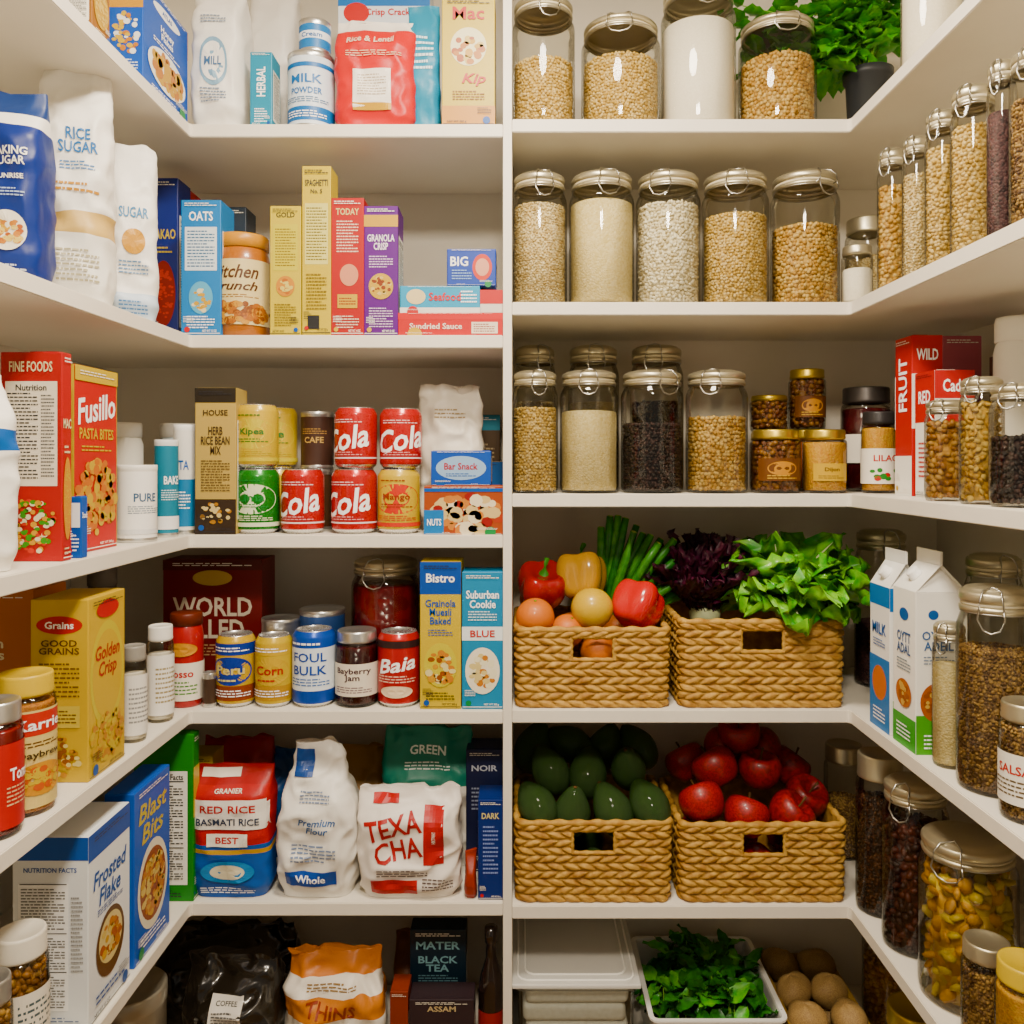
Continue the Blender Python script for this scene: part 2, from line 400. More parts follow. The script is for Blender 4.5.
def jar(name,R,H,kind,fill,loc,lid='clip',els=None,rz=0,lidmat=None):
    o=O(name);sd=len(PENDING)
    if lid=='clip': sh,nk,l0=.78,.87,.875
    else: sh,nk,l0=.78,.84,.85
    o.add(lathe([(0,.003),(R*.7,.001),(R*.9,0),(R*.98,.006),(R,.016),(R,sh*H),(R*.985,(sh+.025)*H),(R*.93,(sh+.055)*H),(R*.86,nk*H),(R*.85,(nk+.015)*H)],44),GL,True)
    z1=min(fill,sh+.01)*H
    if kind: content(o,kind,R,.006,z1,sd)
    if lid=='clip':
        lm=lidmat or METAL
        o.add(lathe([(R*.85,.872*H),(R*.92,.876*H),(R*.935,.888*H),(R*.92,.9*H),(R*.86,.904*H)],44),lm,True)
        o.add(lathe([(R*.86,.904*H),(R*.885,.907*H),(R*.885,.918*H),(R*.86,.922*H)],44),M('d8cdb8',.6),True)
        o.add(lathe([(R*.87,.92*H),(R*.92,.925*H),(R*.935,.94*H),(R*.93,.96*H),(R*.89,.972*H),(R*.83,.972*H),(R*.79,.985*H),(R*.62,.995*H),(0,.998*H)],44),lm,True)
        y=-R*.96;rr=.0015
        o.add(tube([(-R*.3,-R*.88,.885*H),(-R*.3,y-.004,.9*H),(-R*.28,y-.004,.945*H),(-R*.22,-R*.84,.985*H),(0,-R*.64,.999*H),(R*.22,-R*.84,.985*H),(R*.28,y-.004,.945*H),(R*.3,y-.004,.9*H),(R*.3,-R*.88,.885*H)],rr,6),WIRE,True)
        o.add(tube([(-R*.3,y-.003,.9*H),(-R*.33,y-.006,.85*H),(-R*.2,y-.005,.80*H),(0,y-.006,.785*H),(R*.2,y-.005,.80*H),(R*.33,y-.006,.85*H),(R*.3,y-.003,.9*H)],rr,6),WIRE,True)
        o.add(tube([(R*.9*math.cos(a*pi/16),R*.9*math.sin(a*pi/16),.872*H) for a in range(32)],rr,6,True),WIRE,True)
        o.add(tube([(R*.12,R*.9,.87*H),(R*.12,R*.99,.92*H),(R*.12,R*.9,.975*H)],rr,6),WIRE,True)
    else:
        lm=lidmat or GOLD
        o.add(lathe([(R*.84,l0*H-.002),(R*.92,l0*H),(R*.94,l0*H+.003),(R*.92,l0*H+.006),(R*.92,H-.004),(R*.89,H-.0005),(R*.82,H),(R*.78,H-.0015),(0,H-.001)],44),lm,True)
    if els: label(o,mcyl(R),2*R,H*sh,els,e0=.0008,fine=.006,tk=CK)
    return o.done(loc,rz)
def fjar(name,sd,sh,x0,x1,yt,kind,fill,Yf=1.714,z0=None,**k):
    r,h,l=cyl_at(sd,sh,x0,x1,yt,Yf,z0);k.setdefault('rz',(x0*7)%50-25 if k.get('lid')!='screw' else 0);jar(name,r,h,kind,fill,l,**k);return l[2]+h
def sjar(name,sd,sh,x0,x1,yt,kind,fill,sb=.01,**k):
    r,h,l=scyl_at(sd,sh,x0,x1,yt,sb);k.setdefault('rz',60 if sd=='L' else -50);jar(name,r,h,kind,fill,l,**k)
def fcan(name,sd,sh,x0,x1,yt,base,els,kind='soda',Yf=1.714,z0=None,rz=0,lid=None):
    r,h,l=cyl_at(sd,sh,x0,x1,yt,Yf,z0);can(name,r,h,base,els,l,rz,lid,kind);return l[2]+h
def scan(name,sd,sh,x0,x1,yt,base,els,kind='tin',sb=.01,rz=None,lid=None):
    r,h,l=scyl_at(sd,sh,x0,x1,yt,sb);can(name,r,h,base,els,l,(50 if sd=='L' else -50) if rz is None else rz,lid,kind)
# ================================================================ ROOM
WALL=mottled('wall_paint','e6dccc','ebe2d3',6.,.75,.05,.001,det=6,sat=1);SHM=mottled('shelf_paint','ebe2d4','f0e8da',6.,.45,.05,.001,det=6,sat=1)
def slab(name,x0,x1,y0,y1,z0,z1,mat,b=0.):
    o=O(name);o.add(rbox(x1-x0,y1-y0,z1-z0,b),mat);return o.done(((x0+x1)/2,(y0+y1)/2,z0))
CE=CZ+1.22
slab('wall_back',-XW-.1,XW+.1,YB,YB+.1,0,CE,WALL)
slab('wall_left',-XW-.1,-XW,-.3,YB,0,CE,WALL)
slab('wall_right',XW,XW+.1,-.3,YB,0,CE,WALL)
slab('ceiling',-XW-.1,XW+.1,-.3,YB+.1,CE,CE+.1,WALL)
FL=mottled('floor_oak','6e4e30','8a6640',8.,.4,.1)
slab('floor',-XW-.1,XW+.1,-2.5,YB+.1,-.1,0,FL)
TH=.026
def Lshelf(sd,z):
    s=-1 if sd=='L' else 1
    inner=-.0345 if sd=='L' else -.0155
    P=[(inner,YE),(s*(EX-.004),YE),(s*EX,YE-.006),(s*EX,.5),(s*(XW-.0005),.5),(s*(XW-.0005),YB-.0005),(inner,YB-.0005)]
    bm=bmesh.new();vv=[bm.verts.new((x,y,z-TH)) for x,y in P];f=bm.faces.new(vv)
    r=bmesh.ops.extrude_face_region(bm,geom=[f]);bmesh.ops.translate(bm,vec=(0,0,TH),verts=[q for q in r['geom'] if isinstance(q,bmesh.types.BMVert)])
    bmesh.ops.recalc_face_normals(bm,faces=bm.faces[:])
    bmesh.ops.bevel(bm,geom=bm.edges[:],offset=.0015,segments=2,affect='EDGES')
    me=bpy.data.meshes.new('pantry_shelf');bm.to_mesh(me);bm.free();me.materials.append(SHM);link('pantry_shelf',me,(0,0,0))
for sd in 'LR':
    for z in SH[sd]: Lshelf(sd,z)
slab('shelf_divider_panel',-.034,-.016,YE-.001,YB-.0005,0,CE-.0005,SHM,.001)
for s,n in ((-1,'left'),(1,'right')):
    slab('baseboard_'+n,min(s*XW,s*(XW-.012)),max(s*XW,s*(XW-.012)),-.3,YB-.02,0,.09,SHM,.002)
slab('baseboard_back',-XW+.013,-.036,YB-.012,YB,0,.09,SHM,.002)
# ================================================================ LEFT SIDE
L='L';Rr='R'
W='f3f0ea'
sbox('cereal_box',L,0,60,92,110,-70,'8a5a34',art('GRAIN','f2e2c0',food=('c99a55','e6c07e')))
sbox('cereal_box',L,0,108,143,188,-25,'1f58b4',art('Honey\nFlakes','ffffff','ATLAS','f2f2f2','2a62b8',food=('f0efe9','e9b04a','c9802e')),spine=[('R',-.5,.7,.5,1,'e0a030'),('F',0,.45,.4,.2,['f0c060','c9802e','e0e0e0'],40,.08),('T','Flakes',0,.82,.8,.1,'ffffff'),('L',0,.14,.7,.16,6,'e0e8f4')])
fbag('flour_bag',L,0,197,248,-12,[(1,'efece6')],[('E',0,.42,.28,.16,'8fb0c8'),('E',0,.42,.24,.13,'f3f0ea'),('T','MILL',0,.42,.34,.06,'4a6a90'),('L',0,.2,.5,.1,5,'7a8aa0'),('L',0,.7,.5,.06,3,'7a8aa0')],d=.09,pin=.7,seed=1,crump=.007)
fbox('tea_box',L,0,250,272,52,'1f8eac',[('T','HERBAL',0,.6,.4,.4,'ffffff',90),('L',0,.15,.6,.2,6,'ffffff')],d=.06)
z=fcan('powdered_milk_tin',L,0,288,335,60,'dfe8f0',[('R',-1.5,.0,1.5,.22,'2d6fb0'),('R',-1.5,.85,1.5,.92,'2d6fb0'),('T','MILK',0,.66,.9,.14,'2d6fb0'),('T','POWDER',0,.47,.9,.1,'2d6fb0'),('L',0,.33,1,.1,3,'5a7aa0'),('L',0,.1,.9,.12,3,'ffffff')],kind='tin')
fcan('condensed_milk_can',L,0,299,331,25,'3f7fc0',[('R',-1.5,.3,1.5,.7,'e8eef4'),('T','Cream',0,.5,.9,.25,'2d5fa0')],kind='tin',Yf=1.722,z0=z)
fbag('rice_bag',L,0,337,417,24,[(.9,'e03a10'),(1,'e9e2da')],[('T','Rice & Lentil',-.05,.78,.6,.07,'f6d9c8'),('R',-.26,.14,.22,.5,'f2ece4'),('L',-.02,.36,.36,.2,8,'b0a090'),('R',-.26,.14,.22,.2,'e8b040'),('L',.0,.64,.7,.06,3,'f6c8b0')],d=.07,pin=.72,taper=0,seed=2,crump=.007)
fbox('cracker_box',L,0,338,430,-25,'dfe6ee',[('R',-.5,.82,.5,1,'2f78c0'),('E',-.3,.78,.14,.06,'d63a28'),('T','Crisp Crackers',.1,.78,.6,.05,'d63a28'),('R',-.5,0,.5,.3,'2f93ad')],Yf=1.83,d=.08)
fbag('snack_bag',L,0,408,440,8,[(1,'1488a8')],[('L',0,.6,.7,.3,6,'e0f0f4')],Yf=1.735,d=.05,seed=3,crump=.006)
fbox('noodle_box',L,0,442,495,-2,'ffd800',[('R',-.5,.0,.5,.16,'e8a000'),('E',0,.62,.34,.15,'f8efc8'),('F',0,.6,.26,.1,FOODC,30,.06),('T','Mac',0,.88,.6,.1,'c8421e'),('T','Kip',.1,.36,.6,.1,'c8421e',0,.3),('L',0,.24,.6,.08,4,'8a5a10')],d=.07)
fbag('sugar_bag',L,0,252,300,-30,[(1,'ece8e2')],[],Yf=1.86,d=.1,seed=4)
# --- L shelf 1
def wbag(name,pxc,wpx,Y,yt,sh,cols,front,d,rz,sd='L',**k):
    z=SH[sd][sh];return bag(name,wpx*Y/F,d,Z_(yt,Y)-z,cols,front,(X_(pxc,Y),Y,z+.001),rz,**k)
wbag('baking_mix_bag',12,66,1.27,96,1,[(.80,'14286c'),(.88,'f2efe8'),(1,'1f3568')],[('T','BAKING\nSUGAR',.14,.64,.5,.09,'f4f1ea'),('T','SUNRISE',.14,.54,.4,.025,'f4f1ea'),('L',.14,.46,.44,.05,3,'b0c0e0'),('E',.12,.27,.26,.1,'e8e2d4'),('F',.12,.26,.2,.07,FOODC,40,.045),('L',.12,.08,.5,.06,3,'cfd6e6')],.085,10,seed=5,pin=.72,crump=.006)
wbag('flour_bag',78,62,1.43,72,1,[(.28,'efece4'),(.38,'e6bd88'),(1,'f3f0ea')],[('T','RICE\nSUGAR',.06,.66,.56,.1,'3f78b8'),('L',.05,.56,.5,.04,3,'5a88c0'),('L',.05,.47,.6,.05,2,'e0a060'),('L',.05,.16,.6,.14,7,'b0a890')],.10,22,seed=6,pin=.72,crump=.010)
wbag('sugar_bag',132,44,1.58,148,1,[(.16,'cfdcea'),(1,'f2efea')],[('T','SUGAR',0,.6,.6,.06,'4a86b8'),('E',0,.44,.24,.07,'e9a860'),('L',0,.3,.6,.08,4,'6a8ab0'),('L',0,.08,.6,.08,4,'4a7ab0')],.07,28,seed=7,pin=.75,crump=.007)
fbox('cocoa_box',L,1,149,178,178,'1c2870',art('KAKAO','f3d24a',food=('8a2a1e','e0523a'),th=.1),Yf=1.82,d=.07)
fbox('cereal_box',L,1,165,190,190,'c9402c',[('R',-.5,0,.5,.35,'22306e')],Yf=1.9,d=.07)
fbox('oat_biscuit_box',L,1,181,221,200,'2288cc',[('T','OATS',0,.88,.6,.07,'ffffff'),('R',-.4,.48,.4,.8,'dfe8ee'),('L',0,.64,.68,.28,12,'2b5c86'),('E',.0,.28,.3,.12,'7ac0e4'),('F',0,.26,.24,.08,['e9b04a','f2e2c0'],20,.06),('L',0,.1,.7,.1,5,'ffffff')],d=.08)
fbox('rice_box',L,1,222,246,207,'28323e',[('T','WILD RICE',0,.5,.5,.6,'c8ccd0',90)],Yf=1.85,d=.07)
def roundjar(name,x0,x1,yt,sd,sh,body,lidc,els,Yf=1.714):
    r,h,l=cyl_at(sd,sh,x0,x1,yt,Yf);o=O(name)
    o.add(lathe([(0,0),(r*.85,0),(r*.95,.006),(r,h*.2),(r*.97,h*.5),(r,h*.72),(r*.9,h*.85),(r*.84,h*.87)],40),body,True)
    o.add(lathe([(r*.86,h*.865),(r*.93,h*.87),(r*.93,h*.985),(r*.88,h),(0,h)],40),lidc,True)
    label(o,mcyl(r*1.0),2*r,h*.8,els,e0=.0008,fine=.006,tk=CK);o.done(l)
roundjar('peanut_butter_jar',215,270,238,L,1,M('a8641e',.3,0,.5),M('e8a010',.35),[('R',-1.2,.14,1.2,.92,'ecd6a8'),('T','Kitchen',0,.77,1.15,.16,'4a2a18',0,.35),('T','Crunch',0,.6,1.1,.11,'4a2a18',0,.35),('L',0,.48,.9,.05,2,'8a5a30'),('F',0,.28,.75,.11,['a8642c','d99a55','7a4420'],80,.07)])
Yb='ffdc00'
fbox('pasta_box',L,1,270,301,206,Yb,[('T','GOLD',0,.93,.6,.04,'2a2a2a'),('R',-.4,.5,.4,.86,'ffe828'),('L',0,.68,.66,.3,14,'7a6210'),('E',0,.38,.3,.08,'e89a0c'),('F',0,.38,.22,.05,['f8e090','b86a10'],20,.07),('L',0,.16,.7,.18,9,'7a6210')],d=.06)
fbox('spaghetti_box',L,1,302,331,166,'ffd800',[('R',-.4,.42,.4,.78,'f8eda0'),('L',0,.6,.7,.32,18,'6a5a20'),('T','SPAGHETTI',0,.9,.8,.04,'333333'),('T','No. 5',0,.85,.4,.025,'333333'),('R',-.3,.04,.1,.12,'222222'),('L',0,.26,.7,.22,11,'7a6210')],d=.065,spine=[('R',-.4,.1,.4,.9,'f5de62')])
fbox('cookie_box',L,1,331,364,198,'ae161e',[('T','TODAY',0,.9,.7,.05,'f2d9a0'),('L',0,.72,.66,.24,11,'f2d9c8'),('E',.05,.44,.28,.08,'e8a088'),('R',-.3,.2,.3,.3,'e9b850'),('L',0,.25,.5,.06,3,'8a1a14'),('L',0,.1,.7,.1,5,'f2d9c8')],d=.07)
fbox('granola_box',L,1,364,398,206,'541c70',[('R',-.5,.84,.5,.93,'e9b02a'),('T','GRANOLA\nCRISP',0,.72,.8,.12,'f2e6f4'),('L',0,.57,.7,.1,5,'e0c8e8'),('E',0,.38,.36,.1,'e9b53a'),('F',0,.38,.28,.07,['7a3a20','f0d090'],30,.05),('L',0,.14,.7,.16,8,'e0c8e8')],d=.08)
z=fbox('frozen_meal_box',L,1,398,503,313,'cc2a1c',[('R',-.5,.7,.5,1,'e8442c'),('T','Sundried Sauce',-.14,.42,.5,.26,'f6e2d8'),('R',.2,.1,.45,.6,'f0e0d0'),('L',.32,.35,.2,.4,4,'8a3a2a')],d=.16)
z2=fbox('frozen_meal_box',L,1,400,480,286,'4ab0dc',[('R',-.5,0,.5,.2,'e9e4dc'),('E',-.3,.6,.12,.28,'f2d9b0'),('T','Seafood',.06,.6,.4,.3,'e23a2a'),('L',.36,.6,.2,.5,4,'ffffff')],d=.15,z0=z+.0006,Yf=1.717)
fbox('juice_concentrate_box',L,1,480,503,290,'d9d4cc',[('R',-.5,.4,.5,1,'c93428')],d=.15,z0=z+.0006,Yf=1.717)
fbox('tuna_box',L,1,447,496,249,'103f9c',[('T','BIG',-.25,.66,.36,.26,'ffffff'),('E',.22,.5,.2,.36,'e8583a'),('E',.22,.5,.14,.24,'f4b09a'),('L',-.2,.3,.4,.3,4,'a0c0f0')],d=.06,z0=z2+.0012,Yf=1.72)
# --- L shelf 2
wbag('flour_bag',-27,52,1.14,374,2,[(.6,W),(.72,'2d5fa8'),(1,W)],[],.11,60,seed=9,pin=.75)
sbox('mac_and_cheese_box',L,2,0,62,72,352,'b01c12',art('MAC','f8e6c0',food=('e8a030','f2c860')),spine=[('R',-.42,.36,.42,.86,'efe6d6'),('T','Nutrition',0,.83,.5,.03,'222222'),('L',-.14,.6,.5,.42,24,'333333'),('L',.27,.6,.22,.4,24,'555555'),('T','FINE FOODS',0,.93,.7,.05,'f8e6c0'),('F',0,.17,.4,.13,['f2b03a','e8e0c0','4a8a3a','e0523a'],110,.045)])
sbox('pasta_snack_box',L,2,62,74,117,364,'cc1810',[('T','Fusillo',0,.78,.9,.14,'ffffff',8,.2),('T','PASTA BITES',0,.64,.8,.06,'f6d24a'),('L',0,.56,.7,.04,2,'f6d24a'),('F',0,.3,.46,.2,['f2a81a','f7c63a','e08010'],140,.06),('R',-.5,.92,.5,1,'f8d000')],sb=.04,spine=[('R',-.5,.0,.5,1,'f4c800')])
sbox('stock_cube_box',L,2,68,81,88,497,'1457ae',[('T','Stock',0,.7,.8,.14,'ffffff')],sb=.004,spine=[('R',-.4,.5,.4,.9,'f2f2f2'),('L',0,.25,.7,.3,5,'ffffff')])
def plainjar(name,sd,X,Y,sh,r,yt,body,lidc,els=None,rz=0):
    z=SH[sd][sh];h=Z_(yt,Y)-z;o=O(name)
    o.add(lathe([(0,0),(r*.9,0),(r,.006),(r,h*.8),(r*.86,h*.87)],36),body,True)
    o.add(lathe([(r*.86,h*.865),(r*.94,h*.87),(r*.94,h*.98),(r*.9,h),(0,h)],36),lidc,True)
    if els: label(o,mcyl(r),2*r,h*.8,els,e0=.0008,fine=.006,tk=CK)
    o.done((X,Y,z+.0003),rz)
scan('milk_powder_tin',L,2,118,156,465,'f2f0ec',[('T','PURE',0,.6,.8,.14,'3a5a7a'),('L',0,.4,.9,.14,4,'7a8a9a'),('R',-1.4,0,1.4,.08,'d9d9d9')],lid=M('e9e6e0',.4))
scan('baking_powder_tin',L,2,155,178,440,'107a94',[('T','BAKE',0,.6,.9,.1,'ffffff'),('L',0,.42,.9,.14,5,'e0f0f4'),('R',-1.5,0,1.5,.16,'e9e9e9')],lid=M('dcdcdc',.4))
fcan('supplement_jar',L,2,174,195,425,'e9e7e2',[('R',-1.5,.0,1.5,.5,'1280b0'),('T','VITA',0,.65,1,.1,'1f5fae'),('L',0,.28,.9,.2,6,'ffffff')],kind='tin',lid=M('f2f2f2',.4))
plainjar('cream_jar',L,-.82,1.77,2,.033,423,M('e6e2d8',.3),M('f2efe8',.4))
plainjar('cream_jar',L,-.76,1.90,2,.045,424,M('dfeaf0',.3),M('f2efe8',.4))
plainjar('vinegar_bottle',L,-.655,1.86,2,.026,402,M('3a3034',.25),M('6a6468',.4))
plainjar('vinegar_bottle',L,-.60,1.90,2,.022,404,M('52484c',.25),M('7a7074',.4))
fbox('cocoa_mix_box',L,2,195,236,388,'c4a670',[('R',-.5,.0,.5,.24,'2c2018'),('R',-.5,.9,.5,1,'241e18'),('T','HOUSE',0,.83,.6,.04,'3a2c20'),('T','HERB\nRICE BEAN\nMIX',0,.64,.7,.2,'3a2c20'),('L',0,.4,.7,.22,12,'5a4630'),('F',0,.14,.36,.07,['e6d0a0','a8743c'],30,.05)],d=.07)
def cola(t):return [('T',t,0,.48,1.6,.5,'ffffff',10,.3),('R',-1.57,.06,1.57,.09,'f2e0e0'),('L',0,.86,.9,.1,2,'ffd0d0'),('L',0,.17,.9,.1,2,'ffb0b0')]
def fruitcan(t,c,ac):return [('E',0,.55,.62,.3,ac),('T',t,0,.58,1.1,.16,c),('L',0,.42,.8,.1,2,c),('R',-1.57,.0,1.57,.08,ac),('L',0,.17,1,.12,3,ac),('L',0,.92,.8,.06,1,c)]
CY=M('ffcc00',.3,.05,.3);CR=M('b8080e',.28,.2,.4);CG=M('08702c',.28,.2,.3)
zz=fcan('soda_can',L,2,236,279,469,CG,fruitcan('Lima','157a3c','e8f0d0'))
fcan('soda_can',L,2,237,278,405,CY,fruitcan('Kipea','2f6a3a','f6e060'),z0=zz)
z1=fcan('soda_can',L,2,258,297,469,CY,[],Yf=1.80)
fcan('soda_can',L,2,259,297,408,CY,fruitcan('Pine','2f6a3a','f6e060'),Yf=1.80,z0=z1)
fcan('cola_can',L,2,282,324,469,CR,cola('Cola'),rz=-10)
zz=fcan('cola_can',L,2,332,377,469,CR,cola('Cola'),rz=-18)
fcan('cola_can',L,2,335,377,408,CR,cola('Cola'),z0=zz,rz=-25)
zz=fcan('soda_can',L,2,378,420,469,CY,fruitcan('Mango','8a3a1a','e8542a'))
fcan('cola_can',L,2,380,422,409,CR,cola('Cola'),z0=zz,rz=5)
z1=fcan('iced_coffee_can',L,2,300,334,469,'4a3226',[],Yf=1.80,kind='tin')
fcan('iced_coffee_can',L,2,301,334,412,'3a2620',[('T','CAFE',0,.5,.8,.14,'c8a070'),('L',0,.7,.8,.15,3,'a88058')],Yf=1.80,z0=z1,kind='tin')
fbag('oat_bag',L,2,420,482,386,[(1,'dcd3c6')],[('L',0,.8,.5,.08,3,'a08a70')],Yf=1.80,d=.09,seed=11,pin=.5,crump=.012)
fbox('tea_box',L,2,462,500,415,'4a3626',[('R',-.5,.86,.5,1,'2a7f94'),('L',0,.6,.7,.3,8,'b09a80')],Yf=1.96,d=.06)
fbox('wafer_box',L,2,440,503,462,'a89878',[('R',-.5,.6,.5,1,'2f5fa0')],Yf=1.915,d=.03)
def sausage_box():
    # flat tray pack printed with diagonal sausages and nuts
    els=[('R',-.5,0,.5,1,'8a3a1c')]
    return els
z=fbox('trail_mix_box',L,2,424,503,486,'9a4a1a',[('F',.05,.42,.42,.36,['a8452a','e9c99a','d98a5a','f2e2c8','8a2a1c'],90,.075),('R',-.5,0,-.25,.5,'1a7ec0'),('T','NUTS',-.37,.25,.18,.14,'ffffff'),('R',-.5,.88,.5,.95,'2a5aa8')],d=.08)
fbox('snack_bar_box',L,2,431,491,451,'1850a8',[('E',0,.5,.42,.35,'a8c4e4'),('T','Bar Snack',0,.55,.56,.2,'a8322a'),('L',0,.3,.5,.12,2,'2a5aa8')],d=.06,z0=z+.0012,Yf=1.72)
# --- L shelf 3
cs=lambda X,Y,w,d,yt,sh,base,front,name,rz=0,sd='L',**k:carton(name,w,d,Z_(yt,Y-d/2)-SH[sd][sh],base,front,(X,Y,SH[sd][sh]+.0003),rz,**k)
cs(-.87,1.43,.16,.10,590,3,'c87414',art('Oven\nChips','fff2d0',food=('e8b050','c9802e')),'crisps_box')
sbox('cereal_box',L,3,30,88,125,600,'ffc800',[('E',0,.55,.46,.3,'ffe440'),('E',0,.55,.4,.25,'ffc800'),('T','Golden\nCrisp',0,.62,.66,.2,'a8281c',0,.2),('F',0,.2,.44,.13,['f2d06a','c98a2a','e8b040'],110,.05),('E',0,.92,.3,.05,'c8281f')],spine=[('E',0,.86,.4,.05,'c8180f'),('T','Grains',0,.86,.5,.04,'ffffff'),('T','GOOD\nGRAINS',0,.74,.7,.08,'5a3a10'),('L',0,.56,.7,.2,8,'6a4a10'),('R',-.36,.3,.36,.42,'f8dc80'),('L',0,.36,.6,.08,4,'6a4a10'),('F',0,.14,.4,.1,['f2e0a0','c98a2a','8a5020'],60,.05)])
sjar('sauce_jar',L,3,-2,53,672,'spice',.8,lid='screw',lidmat=M('ffcc00',.35),els=[('R',-1.57,.08,1.57,.97,'f0d69c'),('R',-1.57,.74,1.57,.95,'c8442a'),('T','Karrie',0,.84,1.2,.1,'ffffff'),('L',0,.66,1,.06,2,'5a3a1a'),('E',0,.34,.5,.15,'f0a800'),('F',0,.34,.34,.09,['f6d060','d86a10'],30,.07),('T','Daybrew',0,.56,1.1,.08,'3a2a1a')])
sjar('tomato_sauce_jar',L,3,-32,20,700,'redjam',.8,lid='screw',lidmat=STEEL,els=[('R',-1.57,.1,1.57,.9,'b81c10'),('T','Tomate',.36,.6,.9,.12,'ffffff'),('L',.36,.4,.8,.2,5,'f0c0a0')])
sjar('pill_bottle',L,3,122,146,645,'flour',.7,lid='screw',lidmat=M('8a8680',.4),els=[('R',-1.5,.1,1.5,.9,'e8e5de'),('L',0,.5,1,.5,8,'8a8a8a')])
sjar('pill_bottle',L,3,148,173,625,'flour',.7,lid='screw',lidmat=M('ece9e2',.4),els=[('R',-1.5,.1,1.5,.9,'efece6'),('L',0,.5,1,.5,8,'9a8a6a')])
plainjar('cream_jar',L,-.80,1.62,3,.04,622,M('e0dccf',.3),M('efece4',.4))
plainjar('spice_bottle',L,-.86,1.75,3,.03,567,M('4a4440',.3),M('6a6662',.4))
plainjar('spice_bottle',L,-.93,1.70,3,.03,570,M('8a847c',.3),M('9a948c',.4))
roundjar('tomato_paste_jar',170,203,612,L,3,M('a8180a',.3,0,.4),M('5a2418',.4),[('R',-1.2,.1,1.2,.6,'f0e8dc'),('T','Rosso',0,.46,1,.1,'c02a1e'),('L',0,.27,1,.2,4,'5a8a4a'),('E',0,.78,.5,.09,'e8a030')])
fbox('biscuit_box',L,3,163,262,560,'681614',[('T','WORLD\nFILLED',0,.55,.8,.32,'e9dccb'),('R',-.5,.92,.5,1,'4a1816'),('E',0,.86,.2,.06,'d8b070'),('L',0,.3,.7,.1,4,'c8a080')],Yf=1.87,d=.10,spine=[])
tn=lambda t,c,bg2,b3=None:[('R',-1.57,.0,1.57,.26,b3 or bg2),('R',-1.57,.8,1.57,1.,bg2),('E',0,.52,.6,.25,bg2),('T',t,0,.54,1,.16,c),('L',0,.9,1,.1,2,'ffffff'),('L',0,.36,.7,.08,1,c),('L',0,.13,1.1,.14,3,'ffffff')]
fcan('bean_can',L,3,203,217,672,'3a2a22',[],Yf=1.72,kind='tin')
fcan('tomato_can',L,3,217,255,633,M('e8b81c',.3,.1),tn('Peru','f0e0a0','14348c','7c3a12'),kind='soda')
fcan('sweetcorn_can',L,3,256,292,634,M('f0c81c',.3,.1),tn('Corn','a8181c','f0c018','b88818'),kind='soda')
fcan('tuna_can',L,3,293,335,628,M('1c50b0',.3,.2),[('R',-1.57,.16,1.57,.85,'e4ecf4'),('T','FOUL',0,.7,1.1,.15,'1f4a9c'),('T','BULK',0,.49,1.1,.15,'1f4a9c'),('L',0,.3,1,.14,3,'3f6ab0'),('L',0,.92,1,.08,1,'ffffff')],kind='soda')
fjar('blackcurrant_jam_jar',L,3,336,378,629,'jam',.82,lid='screw',lidmat=STEEL,els=[('R',-.75,.2,.75,.75,'e6ddd0'),('T','Bayberry\nJam',0,.56,1.2,.24,'3a2230'),('L',0,.31,.9,.12,3,'6a5260')])
fcan('cherry_can',L,3,378,420,630,M('b0080e',.3,.2,.3),[('T','Baia',0,.6,1.3,.24,'ffffff',8,.3),('L',0,.36,1,.14,3,'ffd0c0'),('R',-1.57,.88,1.57,1,'2a1a1a'),('E',0,.15,.4,.1,'f0d8c0')],kind='soda')
fcan('bean_can',L,3,262,300,617,STEEL,[],Yf=1.79,kind='tin');fcan('bean_can',L,3,300,345,608,'2f4a80',[],Yf=1.80,kind='tin')
fjar('pickled_beet_jar',L,3,352,420,556,'redjam',.8,Yf=1.80,lid='clip')
fbox('cracker_box',L,3,420,461,562,'ffd400',[('R',-.5,.78,.5,1,'1a4c9c'),('T','Bistro',0,.89,.7,.06,'ffffff'),('T','Grainola\nMuesli\nBaked',0,.66,.74,.17,'24549c'),('L',0,.52,.6,.05,3,'24549c'),('E',0,.3,.4,.15,'ffe860'),('F',0,.28,.3,.11,['e9a83a','d98a2a','8a4a1c','f4e8b0'],40,.08),('L',0,.09,.7,.06,3,'3a3a1a')],d=.08)
fbox('cracker_box',L,3,462,503,572,'158cb8',[('R',-.5,.5,.5,.6,'e9f0f2'),('T','Suburban\nCookie',0,.8,.8,.13,'ffffff'),('L',0,.68,.7,.08,4,'e0f0f4'),('T','BLUE',0,.55,.6,.05,'c8421e'),('E',0,.28,.42,.17,'f2ead8'),('F',0,.27,.32,.12,['e9d3a0','c9803a','f4ecd0'],40,.08)],d=.08)
